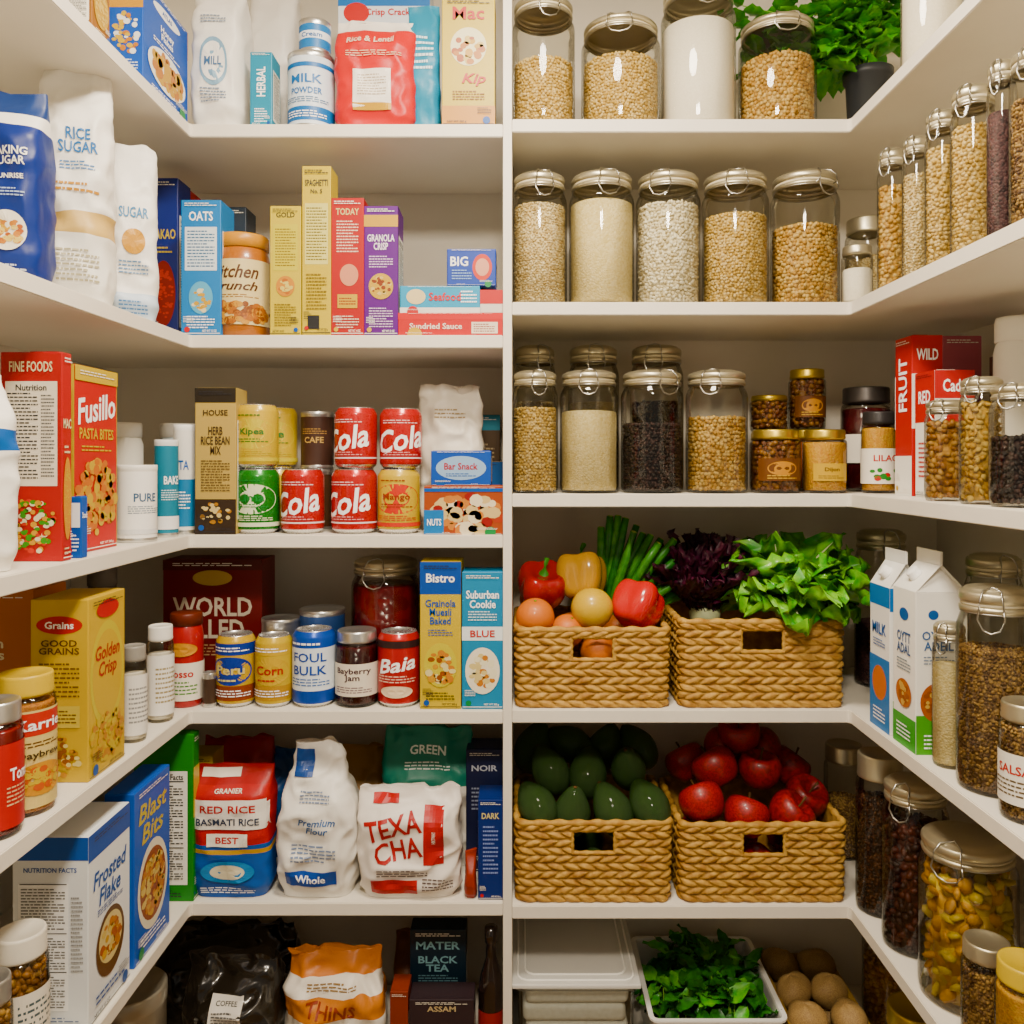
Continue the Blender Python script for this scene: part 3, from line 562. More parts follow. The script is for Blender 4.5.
# --- L shelf 4
sbox('cereal_box',L,4,12,88,130,838,'e6e9ea',[('R',-.5,.86,.5,1,'1a4c9c'),('T','Frosted\nFlake',0,.68,.8,.2,'24549c',0,.2),('L',0,.55,.6,.04,3,'24549c'),('E',0,.34,.34,.18,'5a3a20'),('E',0,.36,.28,.13,'e9d3a0'),('F',0,.36,.22,.09,FOODC,40,.05),('L',0,.1,.7,.06,2,'24549c')],spine=[('R',-.5,.88,.5,1,'1f55a8'),('T','NUTRITION FACTS',0,.83,.7,.025,'24549c'),('R',-.42,.1,.24,.76,'f7f7f5'),('R',-.4,.755,.22,.76,'3a3a3a'),('R',-.4,.5,.22,.505,'3a3a3a'),('R',-.4,.3,.22,.305,'3a3a3a'),('L',-.09,.63,.58,.22,14,'5a5a5a'),('L',-.09,.4,.58,.17,12,'5a5a5a'),('L',-.09,.2,.58,.17,12,'5a5a5a'),('L',.36,.5,.16,.4,18,'8a8a8a'),('L',0,.05,.8,.05,3,'6a7a9a')])
sbox('cereal_box',L,4,104,134,170,795,'1660c4',[('T','Blast\nBits',0,.78,.84,.24,'f8dc30',0,.2),('E',0,.38,.42,.26,'e9e2d0'),('E',0,.38,.36,.21,'8a4a20'),('F',0,.38,.3,.17,['e9b04a','c9802e','f2d08a'],110,.05),('L',0,.09,.7,.07,3,'ffffff')],spine=[('R',-.4,.2,.4,.8,'3a7ad4'),('L',0,.5,.6,.5,18,'e0e8f4')])
cs(-.715,1.72,.03,.12,742,4,'1f7a2a',[('R',-.5,.5,.5,.8,'f0cc10')],'pasta_box',90)
cs(-.69,1.86,.06,.07,756,4,'f0c400',art('Chips','c8421e'),'crisps_box')
fbag('pasta_bag',L,4,205,275,737,[(1,'a8221a')],[],Yf=1.87,d=.09,seed=12,pin=.6,crump=.009)
fbag('basmati_rice_bag',L,4,196,275,764,[(.36,'1058a8'),(.39,'e9b04a'),(.42,'1058a8'),(.88,'b81c12'),(1,'a01410')],[('R',-.4,.92,.1,.98,'f0e8dc'),('T','GRANIER',0,.84,.6,.03,'f0e8dc'),('R',-.5,.55,.5,.78,'eeeae4'),('T','RED RICE',0,.71,.7,.06,'c8281f'),('T','BASMATI RICE',0,.61,.8,.055,'303a50'),('R',-.26,.42,.26,.52,'f2ede2'),('T','BEST',0,.47,.36,.05,'c8281f'),('E',0,.22,.34,.09,'3f96d8'),('E',0,.22,.22,.06,'e8e0c8'),('L',0,.07,.7,.06,3,'ffffff')],d=.085,pin=.78,taper=0,seed=13,crump=.004)
fbag('flour_bag',L,4,283,358,742,[(1,'eae7e1')],[('T','Premium\nFlour',.04,.5,.5,.1,'3f68a0',0,.2),('R',-.38,.1,.3,.2,'1d4fa8'),('T','Whole',-.04,.15,.4,.05,'ffffff'),('L',0,.32,.6,.12,5,'7a8aa8'),('R',-.3,.8,-.05,.97,'2a4a8c'),('L',.0,.68,.4,.08,4,'7a8aa8')],d=.10,pin=.5,seed=14,crump=.013,topw=.6)
fbag('tortilla_bag',L,4,360,461,786,[(1,'e9e2dc')],[('T','TEXA\nCHA',-.12,.58,.56,.42,'a8180f',12),('R',.16,.34,.36,.86,'b8180f'),('T','HIKTWAY',.26,.6,.4,.12,'f0e4dc',90),('R',-.36,.06,.1,.2,'b8281f'),('L',-.05,.27,.5,.08,3,'4a3a3a'),('L',.3,.16,.3,.12,4,'4a3a3a'),('R',-.36,.88,-.1,.96,'c83828')],d=.085,pin=.7,seed=15,crump=.011,taper=.02)
fbag('salad_bag',L,4,383,475,726,[(.6,'efe9e0'),(1,'107a68')],[('T','GREEN',0,.84,.4,.06,'e9f4f0'),('L',0,.74,.5,.06,3,'e9f4f0')],Yf=1.84,d=.08,seed=16,crump=.010)
fbag('brown_sugar_bag',L,4,325,385,745,[(1,'a87a4a')],[],Yf=1.92,d=.08,seed=17,crump=.010)
fbag('lentil_bag',L,4,270,325,748,[(1,'24508a')],[],Yf=1.89,d=.07,seed=18,crump=.010)
fbox('chocolate_box',L,4,478,503,800,'142766',[('T','DARK',0,.84,.7,.06,'e9d9a0'),('L',0,.5,.6,.5,12,'8a9ad0')],d=.08)
fbox('chocolate_box',L,4,466,503,750,'1a2040',[('T','NOIR',0,.85,.7,.05,'c8ccd8'),('L',0,.6,.7,.2,6,'a0a8c0')],Yf=1.83,d=.08)
fbag('candy_bag',L,4,466,476,850,[(1,'8a3428')],[],d=.04,seed=19)
sjar('peanut_jar',L,4,-5,46,930,'nuts',.8,lid='screw',lidmat=M('d8d2c6',.4),els=[('R',-1.57,.1,1.57,.5,'2f4f5c'),('R',-1.57,.45,1.57,.85,'ece6da'),('L',.2,.65,1,.26,5,'4a5a60')])
sjar('peanut_jar',L,4,-34,10,978,'nuts',.8,lid='screw',lidmat=STEEL,els=[('R',-1.5,.1,1.5,.7,'4a3a2c')])
# --- L shelf 5 (bottom)
BLK=M('17130f',.22,0,.5)
fbag('coffee_bag',L,5,190,285,952,[(1,BLK)],[('R',-.18,.46,.16,.76,'dcd8d0'),('T','COFFEE',-.01,.71,.24,.03,'222222'),('L',-.01,.6,.28,.14,6,'444444')],d=.12,pin=.6,seed=21,crump=.014)
fbag('coffee_bag',L,5,160,300,924,[(1,BLK)],[],Yf=1.88,d=.12,pin=.55,seed=22,crump=.014)
fbag('crisps_bag',L,5,287,385,948,[(.55,'e9e2d8'),(.72,'e08a00'),(.84,'e9e2d8'),(1,'d98200')],[('R',-.3,.3,.4,.48,'e08a00'),('T','THINS',0,.62,.5,.1,'8a3a10',-8),('L',0,.78,.5,.06,3,'8a6a4a')],d=.10,pin=.6,seed=23,crump=.015)
fbox('tea_box',L,5,410,466,930,'10202c',[('T','MATER',0,.88,.8,.06,'8ab0b8'),('T','BLACK\nTEA',0,.74,.7,.12,'8ab0b8'),('L',0,.62,.7,.08,4,'6a8a94'),('R',-.5,.5,.5,.53,'8ab0b8')],Yf=1.80,d=.05)
fbox('spice_box',L,5,390,408,992,'7a3428',[],d=.06)
fbox('tea_box',L,5,409,474,1000,'2a2024',[('T','ASSAM',0,.9,.6,.06,'c8b090')],d=.06)
fbag('dried_fruit_bag',L,5,395,450,930,[(1,'6a3a20')],[],Yf=1.90,d=.08,seed=24)
o=O('sauce_bottle');o.add(lathe([(0,0),(.024,0),(.026,.006),(.026,.19),(.022,.215),(.011,.25),(.0105,.28),(.013,.282),(.013,.312),(0,.313)],28),M('1a1210',.12,0,.6),True)
label(o,mcyl(.026),.052,.2,[('R',-1.2,.2,1.2,.75,'8a2a1c'),('T','SOY',0,.5,.8,.14,'f0e0c0')],e0=.0005,fine=.006);o.done((X_(491,1.74),1.745,SH['L'][5]+.0003))
def lidtin(name,X,Y,z,r,h,c):
    o=O(name);o.add(lathe([(0,0),(r*.97,0),(r,.004),(r,h*.86),(r*1.02,h*.87),(r*1.03,h*.9),(r*1.03,h*.985),(r*.98,h),(r*.9,h-.004),(r*.5,h-.004),(0,h-.003)],44),c,True);o.done((X,Y,z+.0003))
lidtin('cookie_tin',-.745,1.62,SH['L'][5],.066,Z_(985,1.62)-SH['L'][5],M('9a9488',.35,.6))
lidtin('cookie_tin',-.78,1.44,SH['L'][5],.07,.18,M('8a3a2a',.35,.4))
# ================================================================ RIGHT SIDE
fjar('chickpea_jar',Rr,0,512,575,5,'soy',.50)
fjar('soybean_jar',Rr,0,581,660,28,'soy',.62)
fjar('flour_jar',Rr,0,661,735,-8,'flour',.72)
fjar('chickpea_jar',Rr,0,739,815,26,'chickpea',.62)
sjar('flour_jar',Rr,0,903,960,-60,'flour',.7)
LEAFG=mottled('basil_leaf','469a1c','84cc40',60.,.4,.4,coat=.2)
LEAFD=mottled('spinach_leaf','1c4c12','3c7a22',60.,.42,.5,coat=.15)
LETG=mottled('lettuce_leaf','469418','96d04c',40.,.42,.5,coat=.15)
LETR=mottled('red_lettuce_leaf','22091a','4a1a30',50.,.42,.5,coat=.15)
STEM=M('8fbf5a',.5);RIB=M('e4ecc0',.45)
def leaf(o,T,Ln,Wd,mat,ruf=.004,cup=.1,curl=.2,nu=9,nv=6,fr=22,ph=0,p=.75,rib=None):
    vs=[];fs=[]
    for i in range(nu+1):
        t=i/nu;wp=Wd/2*(max(0,math.sin(pi*min(1,t**p)))**.7)+.0012
        for j in range(nv+1):
            s=-1+2*j/nv
            z=curl*Ln*t*t*(-1)+cup*Wd*s*s+ruf*abs(s)**1.5*math.sin(t*fr+ph+s*2)+ruf*.4*math.sin(s*9+t*13+ph)
            vs.append((s*wp,t*Ln+ruf*.6*abs(s)*math.cos(t*fr*1.3+ph),z))
    for i in range(nu):
        for j in range(nv): a=i*(nv+1)+j;fs.append((a,a+1,a+nv+2,a+nv+1))
    o.add((vs,fs),mat,True,T)
    if rib: o.add(tube([(0,t*Ln*.85,-curl*Ln*t*t*.72+.0008) for t in [0,.25,.5,.75,1]],[Wd*.05,Wd*.04,Wd*.028,Wd*.016,.0006],6),rib,True,T)
def orient(pos,az,el,roll=0):
    return Matrix.Translation(pos)@Matrix.Rotation(az,4,'Z')@Matrix.Rotation(el,4,'X')@Matrix.Rotation(roll,4,'Y')
rn=random.Random(3)
o=O('potted_basil');z0=SH['R'][0];PX,PY=X_(868,1.86),1.86
PH=.165
o.add(lathe([(0,0),(.038,0),(.04,.004),(.047,PH-.02),(.052,PH-.018),(.053,PH),(.049,PH),(.046,PH-.012),(0,PH-.014)],36),M('2a2c2e',.45),True)
for k in range(72):
    az=rn.random()*2*pi;r=.02+.06*rn.random()
    ax=r*math.cos(az);ay=r*math.sin(az)*.8;hh=PH+.05+.13*rn.random()
    if k%2: ax=ax*.8-.05-.17*rn.random();hh=PH+.03+.13*rn.random()
    top=Vector((ax,ay,hh))
    o.add(tube([(ax*.1,ay*.3,PH-.015),(ax*.45,ay*.5,PH+.01+(hh-PH)*.7),top],.0013,5),STEM,True)
    for q in range(4): leaf(o,orient(top-Vector((0,0,.012*q)),rn.random()*2*pi,rn.uniform(-.5,.5)),rn.uniform(.055,.085),rn.uniform(.038,.055),LEAFG,.003,.12,.3,8,4,ph=q)
o.done((PX,PY,z0+.0003))
# R1
for i,(x0,x1,k,f) in enumerate(((512,567,'oat',.74),(569,634,'rice',.77),(636,700,'whitebean',.74),(702,768,'soy',.66),(771,838,'chickpea',.58))):
    fjar({'oat':'oat_jar','rice':'rice_jar','whitebean':'white_bean_jar','soy':'soybean_jar','chickpea':'chickpea_jar'}[k],Rr,1,x0,x1,176,k,f)
fjar('flour_jar',Rr,1,842,872,247,'flour',.6,lid='screw',lidmat=METAL)
fjar('soybean_jar',Rr,1,846,888,220,'oat',.6,Yf=1.86,lid='screw',lidmat=METAL)
for x0,x1,yt,k,n,f in ((878,906,150,'chickpea','chickpea_jar',.72),(903,930,138,'oat','oat_jar',.72),(926,958,112,'soy','soybean_jar',.75),(952,994,88,'soy','soybean_jar',.75),(988,1016,62,'blackrice','black_rice_jar',.7),(1012,1060,50,'lentil','lentil_jar',.7)):
    sjar(n,Rr,1,x0,x1,yt,k,f)
# R2
for x0,x1,k,f,n in ((514,556,'oat',.6,'oat_jar'),(568,619,'rice',.6,'rice_jar'),(630,683,'coffee',.6,'coffee_bean_jar')):
    fjar(n,Rr,2,x0,x1,346,k,f,Yf=1.87)
for x0,x1,k,f,n in ((512,558,'soy',.68,'soybean_jar'),(560,618,'rice',.66,'rice_jar'),(621,683,'blackbean',.55,'black_bean_jar'),(686,747,'chickpea',.60,'chickpea_jar')):
    fjar(n,Rr,2,x0,x1,371,k,f)
lb=[('R',-.5,.25,.5,.7,'5a3414'),('E',0,.5,.3,.14,'c88a3a'),('L',0,.33,.6,.1,2,'d8a860')]
fjar('pickle_jar',Rr,2,751,800,430,'olives',.82,lid='screw',els=lb)
z1=fjar('pickle_jar',Rr,2,750,789,432,'olives',.82,Yf=1.84,lid='screw')
fjar('honey_jar',Rr,2,750,788,396,'olives',.8,Yf=1.84,z0=z1,lid='screw')
z1=fjar('honey_jar',Rr,2,790,826,430,'honey',.82,Yf=1.845,lid='screw')
fjar('chutney_jar',Rr,2,789,825,370,'olives',.82,Yf=1.845,z0=z1,lid='screw',els=lb)
fjar('mustard_jar',Rr,2,803,846,430,'mustard',.85,lid='screw',els=[('R',-.42,.25,.42,.6,'e0b050'),('T','Dijon',0,.47,.6,.1,'5a3a10'),('L',0,.33,.6,.08,2,'7a5a20')])
fjar('dark_jam_jar',Rr,2,842,890,388,'jam',.85,lid='screw',lidmat=M('3a3634',.4,.5),Yf=1.81,els=[('R',-.7,.35,.7,.7,'e0d8cc'),('T','Tam',0,.52,.7,.12,'a82a20')])
fjar('label_jam_jar',Rr,2,862,896,412,'mustard',.85,lid='screw',lidmat=M('2c2a2a',.4,.3),els=[('R',-.9,.15,.9,.7,'ece6da'),('T','LILAC',0,.55,.9,.1,'b8281f'),('F',0,.3,.5,.08,['b8281f','3a7a3a'],12,.08)])
RB='b80c14'
sbox('cracker_box',Rr,2,943,912,895,335,RB,[('R',-.5,0,.5,.25,'f2efe8'),('T','FRUIT',0,.7,.5,.34,'ffffff',90)],sb=.07,spine=[('R',-.5,.42,.5,.76,'f2efe8'),('T','WILD',0,.88,.7,.07,'ffffff'),('T','BAR',0,.6,.6,.09,RB),('L',0,.48,.7,.06,3,'5a5a5a'),('F',0,.2,.36,.12,['f2efe8','2a8a4a','e9b04a'],50,.05)])
sbox('biscuit_box',Rr,2,975,935,915,370,'eceae4',[('R',-.5,.6,.5,1,RB),('T','RED',0,.8,.6,.1,'ffffff'),('L',0,.3,.6,.3,8,RB)],sb=.07,spine=[('R',-.5,.78,.5,1,RB),('T','Cado',0,.88,.6,.1,'ffffff'),('E',0,.54,.3,.14,RB),('T','MX',0,.54,.3,.1,'ffffff'),('F',0,.2,.36,.12,[RB,'2a6aa8','e9b04a'],40,.05)])
sjar('nut_jar',Rr,2,926,966,400,'nuts',.75)
sjar('cereal_jar',Rr,2,961,1002,377,'cereal',.78)
sjar('coffee_bean_jar',Rr,2,992,1046,384,'blackbean',.55)
cs(.90,1.76,.08,.06,336,2,'b86878',art('Rosa','f2e0e4'),'wafer_box',sd='R')
plainjar('milk_bottle',Rr,.86,1.47,2,.037,318,M('e6e4de',.3),M('e9e6de',.4))
cs(.945,1.60,.08,.08,352,2,'5a3f3a',art('Nib','c8b0a0'),'tea_box',sd='R')
def milk_carton(name,w,d,h,base,front,loc,rz,spine):
    o=O(name);hb=h*.80;g=h*.93
    o.add(rbox(w,d,hb,.0012),base)
    o.add(([(-w/2,-d/2,hb),(w/2,-d/2,hb),(w/2,d/2,hb),(-w/2,d/2,hb),(-w/2,-.002,g),(w/2,-.002,g),(w/2,.002,g),(-w/2,.002,g),(-w*.36,0,g-.004),(w*.36,0,g-.004)],
      [(0,1,5,4),(2,3,7,6),(1,9,5),(1,2,9),(2,6,9),(3,0,8),(0,4,8),(3,8,7)]),base)
    o.add(rbox(w,.004,h-g,.0006),base,T=Matrix.Translation((0,0,g)))
    sl=math.atan2(g-hb,d/2);T=Matrix.Translation((0,-d/4,(hb+g)/2))@Matrix.Rotation(sl,4,'X')
    o.add(lathe([(.0,0),(.013,0),(.013,.004),(.0115,.005),(.0115,.013),(.01,.015),(0,.015)],24),'f4f4f2',True,T)
    label(o,mfront(w,d),w,hb,front)
    label(o,mleft(w,d),d,hb,spine);label(o,mright(w,d),d,hb,spine)
    o.done(loc,rz)
sbox('milk_carton',Rr,3,924,890,870,552,'f0efeb',[('R',-.5,.86,.5,1,'1a7cc4'),('R',-.5,.0,.5,.5,'1a7cc4'),('E',0,.32,.36,.12,'e8802a'),('T','MILK',0,.7,.7,.08,'1a5ca4'),('L',0,.6,.6,.06,3,'1a5ca4'),('L',0,.1,.6,.1,4,'ffffff')],fn=milk_carton,spine=[('R',-.5,.84,.5,1,'1a7cc4'),('T','UCHU\nMILK',0,.68,.6,.14,'2a6aa8'),('L',0,.52,.6,.1,5,'5a7ab0'),('E',0,.34,.3,.08,'e8782a'),('L',0,.12,.6,.14,7,'8a9ab0')])
sbox('oat_milk_carton',Rr,3,968,916,893,552,'f2f0ea',[('R',-.5,0,.5,.2,'4a9a2a'),('E',0,.84,.2,.04,'2a5aa0'),('T','OYTT\nADAL',0,.66,.6,.14,'3a5a8a'),('L',0,.52,.6,.08,4,'6a7a8a'),('E',0,.34,.34,.09,'b0642a'),('F',0,.34,.24,.06,['e0b070','8a4a20'],26,.06),('L',0,.1,.6,.1,4,'ffffff')],fn=milk_carton,spine=[('E',-.16,.86,.1,.03,'2a5aa0'),('T','OYSTY\nADEIL',-.05,.7,.66,.12,'4a6a9a'),('L',-.05,.58,.6,.06,3,'7a8aa0'),('R',-.5,0,.5,.24,'5aa02a'),('E',-.1,.32,.32,.12,'a85c28'),('F',-.1,.32,.24,.08,['e0b070','8a4a20'],30,.05),('L',-.1,.08,.5,.1,4,'ffffff')])
jar('rice_jar',.026,.235,'rice',.7,(.703,1.392,SH['R'][3]+.0003),rz=-50)
r,h,l=scyl_at('R',3,960,1032,585);jar('lentil_jar',r,h,'lentil',.68,(l[0],1.295,l[2]),rz=-35)
r,h,l=scyl_at('R',3,997,1054,700);jar('sauce_jar',r*.95,h,'lentil',.8,(l[0],1.185,l[2]),lid='screw',lidmat=METAL,rz=-50,els=[('R',-.8,.2,.8,.75,'e9e4da'),('T','SALSA',-.1,.58,.8,.1,'b8402a'),('L',-.1,.38,.8,.2,4,'5a4a3a')])
jar('storage_jar',.056,Z_(530,1.86)-SH['R'][3],'blackrice',.4,(X_(884,1.86)+.01,1.90,SH['R'][3]+.0003))
jar('storage_jar',.05,Z_(553,1.58)-SH['R'][3],'dates',.4,(.88,1.58,SH['R'][3]+.0003))
jar('storage_jar',.043,Z_(745,1.92)-SH['R'][4],'lentil',.5,(.735,1.93,SH['R'][4]+.0003),lid='screw',lidmat=METAL)
sjar('date_jar',Rr,4,857,903,753,'coffee',.7,lid='screw',lidmat=METAL)
sjar('black_bean_jar',Rr,4,884,946,778,'dates',.72,lid='clip')
sjar('pasta_jar',Rr,4,922,1013,833,'pasta',.76,lid='clip')
r,h,l=scyl_at('R',4,954,1000,930);jar('nut_jar',r,h,'lentil',.72,(l[0],1.285,l[2]),lid='screw',lidmat=METAL)
r,h,l=scyl_at('R',4,988,1046,952);jar('mustard_jar',r*.95,h,'mustard',.8,(l[0],1.195,l[2]),lid='screw',lidmat=M('ffd000',.35),els=[('R',-1,.2,1,.6,'f0d060')])
# ---------------------------------------------------------------- baskets
BM=mottled('woven_seagrass','9a6836','dca662',45.,.62,.6,.0018,sat=1.15)
BMD=mottled('woven_seagrass_rim','a06c36','d8a45e',60.,.62,.6,.0018,sat=1.15)
def rrect(w,d,r,N):
    Ls=[w-2*r,pi*r/2,d-2*r,pi*r/2]*2;per=sum(Ls)
    cx,cy=w/2-r,d/2-r
    def pt(s):
        s=(s+(w-2*r)/2)%per
        if s<w-2*r: return (-cx+s,d/2,0,1)
        s-=w-2*r
        if s<pi*r/2:
            a=pi/2-s/r;return (cx+r*math.cos(a),cy+r*math.sin(a),math.cos(a),math.sin(a))
        s-=pi*r/2
        if s<d-2*r: return (w/2,cy-s,1,0)
        s-=d-2*r
        if s<pi*r/2:
            a=-s/r;return (cx+r*math.cos(a),-cy+r*math.sin(a),math.cos(a),math.sin(a))
        s-=pi*r/2
        if s<w-2*r: return (cx-s,-d/2,0,-1)
        s-=w-2*r
        if s<pi*r/2:
            a=-pi/2-s/r;return (-cx+r*math.cos(a),-cy+r*math.sin(a),math.cos(a),math.sin(a))
        s-=pi*r/2
        if s<d-2*r: return (-w/2,-cy+s,-1,0)
        s-=d-2*r;a=pi-s/r;return (-cx+r*math.cos(a),cy+r*math.sin(a),math.cos(a),math.sin(a))
    return [pt(per*i/N) for i in range(N)],per
def basket(X,Yf,z,w,d,h):
    o=O('wicker_basket');amp=.0068;w0=w-2*amp;d0=d-2*amp
    N=int(2*(w+d)/.0024);P,per=rrect(w0,d0,.02,N)
    rows=round(h/.0160);K=8;nz=rows*K;seg=per/round(per/.031)
    hw,hz0,hz1=.044,h-.060,h-.014
    def ring(inset,disp):
        vs=[]
        for j in range(nz+1):
            zz=h*j/nz;row=min(rows-1,int(j/K));vv=2*((j-row*K)/K)-1
            tp=.98+.02*zz/h
            for i,(x,y,nx,ny) in enumerate(P):
                s=per*i/N
                dd=0
                if disp:
                    t=s/seg+.5*(row%2)+.34*vv*(1 if row%2 else -1)
                    dd=amp*(max(0,1-vv*vv)**.5)*(-.15+1.15*abs(math.sin(pi*t))**.45)+.0008*noise.noise(Vector((x*120,y*120,zz*220)))+.0005*math.sin(zz*2600+t*9)
                q=dd-inset
                vs.append((x*tp+nx*q,y*tp+ny*q,zz))
        return vs
    fs=[]
    for j in range(nz):
        zz=h*(j+.5)/nz
        for i in range(N):
            x,y=P[i][0],P[i][1]
            if y<-d0/2+.001 and abs(x)<hw and hz0<zz<hz1: continue
            k=(i+1)%N;fs.append((j*N+i,(j+1)*N+i,(j+1)*N+k,j*N+k))
    o.add((ring(0,1),fs),BM,True);o.add((ring(.007,0),[f[::-1] for f in fs]),BM,True)
    vs=[(x+nx*-.001,y+ny*-.001,h) for x,y,nx,ny in P[::3]]
    n=len(vs);o.add(tube(vs,[.0068+.0016*math.sin(i*1.1) for i in range(n)],9,True),BMD,True)
    y=-d0/2+.001
    for a,b in (((-hw,y,hz0),(hw,y,hz0)),((-hw,y,hz1),(hw,y,hz1)),((-hw,y,hz0),(-hw,y,hz1)),((hw,y,hz0),(hw,y,hz1))):
        a=Vector(a);b=Vector(b);o.add(tube([a.lerp(b,i/12) for i in range(13)],[.0048+.0008*math.sin(i*2) for i in range(13)],8),BMD,True)
    o.add(rbox(w0*.95,d0*.94,.006,.002),BM,T=Matrix.Translation((0,0,.0005)))
    o.done((X,Yf+d/2,z+.0003))
BK=[]
for x0,x1,yt,sh in ((513,673,628,3),(678,849,620,3),(513,675,822,4),(678,851,824,4)):
    Yf=1.706;w=(x1-x0)*Yf/F;z=SH['R'][sh];h=Z_(yt,Yf)-z-.006;d=.27
    basket(X_((x0+x1)/2,Yf),Yf,z,w,d,h);BK.append((X_((x0+x1)/2,Yf),Yf+d/2,z,w,d,h))
# produce
APM=mottled('apple_skin','5e060a','921014',12.,.4,.04,coat=.12);APM2=mottled('apple_skin_streaked','6c080c','a03024',26.,.4,.04,coat=.12)
AVM=mottled('avocado_skin','10200a','324e14',90.,.5,.9,.003,coat=.15)
ORM=mottled('orange_skin','f48200','fa9000',250.,.4,.4,.0008,coat=.15)
LEM=mottled('yellow_skin','ffc000','ffc800',200.,.35,.15,.0008,coat=.4)
PRM=M('a80a06',.2,0,.6);PYM=M('ffb400',.2,0,.6);TOM=M('d42408',.22,0,.5)
BR=M('4a3018',.7);GS=M('4a8a1a',.5)
def apple(mt):
    o=O('apple');R=.5
    def fn(t,p):
        k=1+.13*math.cos(p)
        rr=R*(1+.04*math.cos(5*t)*max(0,-math.cos(p)))*math.sin(p)**.86*k
        z=R*.93*math.cos(p)-.3*math.exp(-(p/.4)**2)+.12*math.exp(-((pi-p)/.35)**2)
        return (rr*math.cos(t),rr*math.sin(t),z)
    o.add(blob(fn,30,26),mt,True);o.add(tube([(0,0,.14),(.01,0,.32),(.05,.02,.52)],[.02,.02,.03],7),BR,True)
    return mesh_of(o)
def avocado():
    o=O('avocado')
    def fn(t,p):
        z=math.cos(p)*.68;k=.48*(1-.28*sm(-.1,.68,z))
        r=k*math.sin(p)**.85;return (r*math.cos(t),r*math.sin(t),z)
    o.add(blob(fn,26,22),AVM,True);o.add(lathe([(0,.67),(.05,.675),(.05,.7),(0,.71)],10),BR,True);return mesh_of(o)
def citrus(mt,name):
    o=O(name)
    o.add(blob(lambda t,p:(.5*math.sin(p)*math.cos(t),.5*math.sin(p)*math.sin(t),.48*math.cos(p)-.03*math.exp(-(p/.2)**2)),28,20),mt,True)
    o.add(lathe([(0,.452),(.035,.45),(.04,.46),(0,.468)],8),GS,True);return mesh_of(o)
def pepper(mt):
    o=O('bell_pepper')
    def fn(t,p):
        lob=1+.09*math.cos(4*t)*math.sin(p)**.5-.06*(1-abs(math.cos(2*t)))
        r=.5*math.sin(p)**.62*lob*(1+.1*math.cos(p))
        z=.52*math.cos(p)-.2*math.exp(-(p/.45)**2)+.10*math.exp(-((pi-p)/.4)**2)+.04*math.cos(4*t)*math.sin(p)*max(0,math.cos(p))
        return (r*math.cos(t),r*math.sin(t),z)
    o.add(blob(fn,40,26),mt,True)
    o.add(tube([(0,0,.3),(0,0,.42),(.03,.01,.55),(.1,.03,.66)],[.12,.05,.04,.055],9),GS,True);return mesh_of(o)
def put_fruit(n,me,bk,u,v,zz,size,rot):
    X,Y,z,w,d,h=bk;return link(n,me,(X+u,Y+v,z+zz),0,rot,size)
rn=random.Random(11)
A1,A2,AV=apple(APM),apple(APM2),avocado()
def pile(n,meshes,bk,size,top,hero):
    X,Y,z,w,d,h=bk
    nx=max(2,int((w-.045)/size));ny=int((d-.04)/size);lz=size*.5+.01
    while lz<top:
        for i in range(nx):
            for j in range(ny):
                u=(i-(nx-1)/2)*(w-.045-size)/max(1,nx-1)
                v=(j-(ny-1)/2)*(d-.045-size)/max(1,ny-1)
                put_fruit(n,rn.choice(meshes),bk,u,v,lz,size*.93,(rn.random()*6,rn.random()*6,rn.random()*6))
        lz+=size*.93
    for u,v,zz,s,rt in hero: put_fruit(n,rn.choice(meshes),bk,u,v,zz,s,rt)
h=BK[3][5]
hero=[]
for u,v,dz in ((-.112,-.072,.012),(-.02,-.07,-.018),(.073,-.072,-.012),(.125,-.01,.0),(-.068,.0,.058),(.028,.0,.055),(.11,.06,.04),(-.115,.072,.045),(-.03,.078,.075),(.055,.082,.07),(-.005,.045,.118)):
    hero.append((u,v,h+.012+dz,rn.uniform(.09,.098),(rn.uniform(.1,.7),rn.uniform(-.6,.6),rn.random()*6)))
pile('apple',[A1,A2],BK[3],.088,h-.07,hero)
h=BK[2][5];hero=[]
for u,v,dz in ((-.115,-.078,.012),(-.04,-.082,.0),(.042,-.08,.004),(.118,-.078,.014),(-.085,-.008,.06),(-.002,-.01,.055),(.085,-.005,.062),(-.118,.068,.085),(-.038,.07,.09),(.042,.07,.082),(.115,.065,.085)):
    hero.append((u,v,h+.006+dz,rn.uniform(.078,.086),(rn.uniform(-1.1,-.5) if rn.random()<.5 else rn.uniform(.1,.5),rn.uniform(-.6,.6),rn.random()*1.2)))
pile('avocado',[AV],BK[2],.078,h-.06,hero)
b=BK[0];h=b[5];PR,PY2,TO,OR,LE=pepper(PRM),pepper(PYM),pepper(TOM),citrus(ORM,'orange'),citrus(LEM,'yellow_tomato')
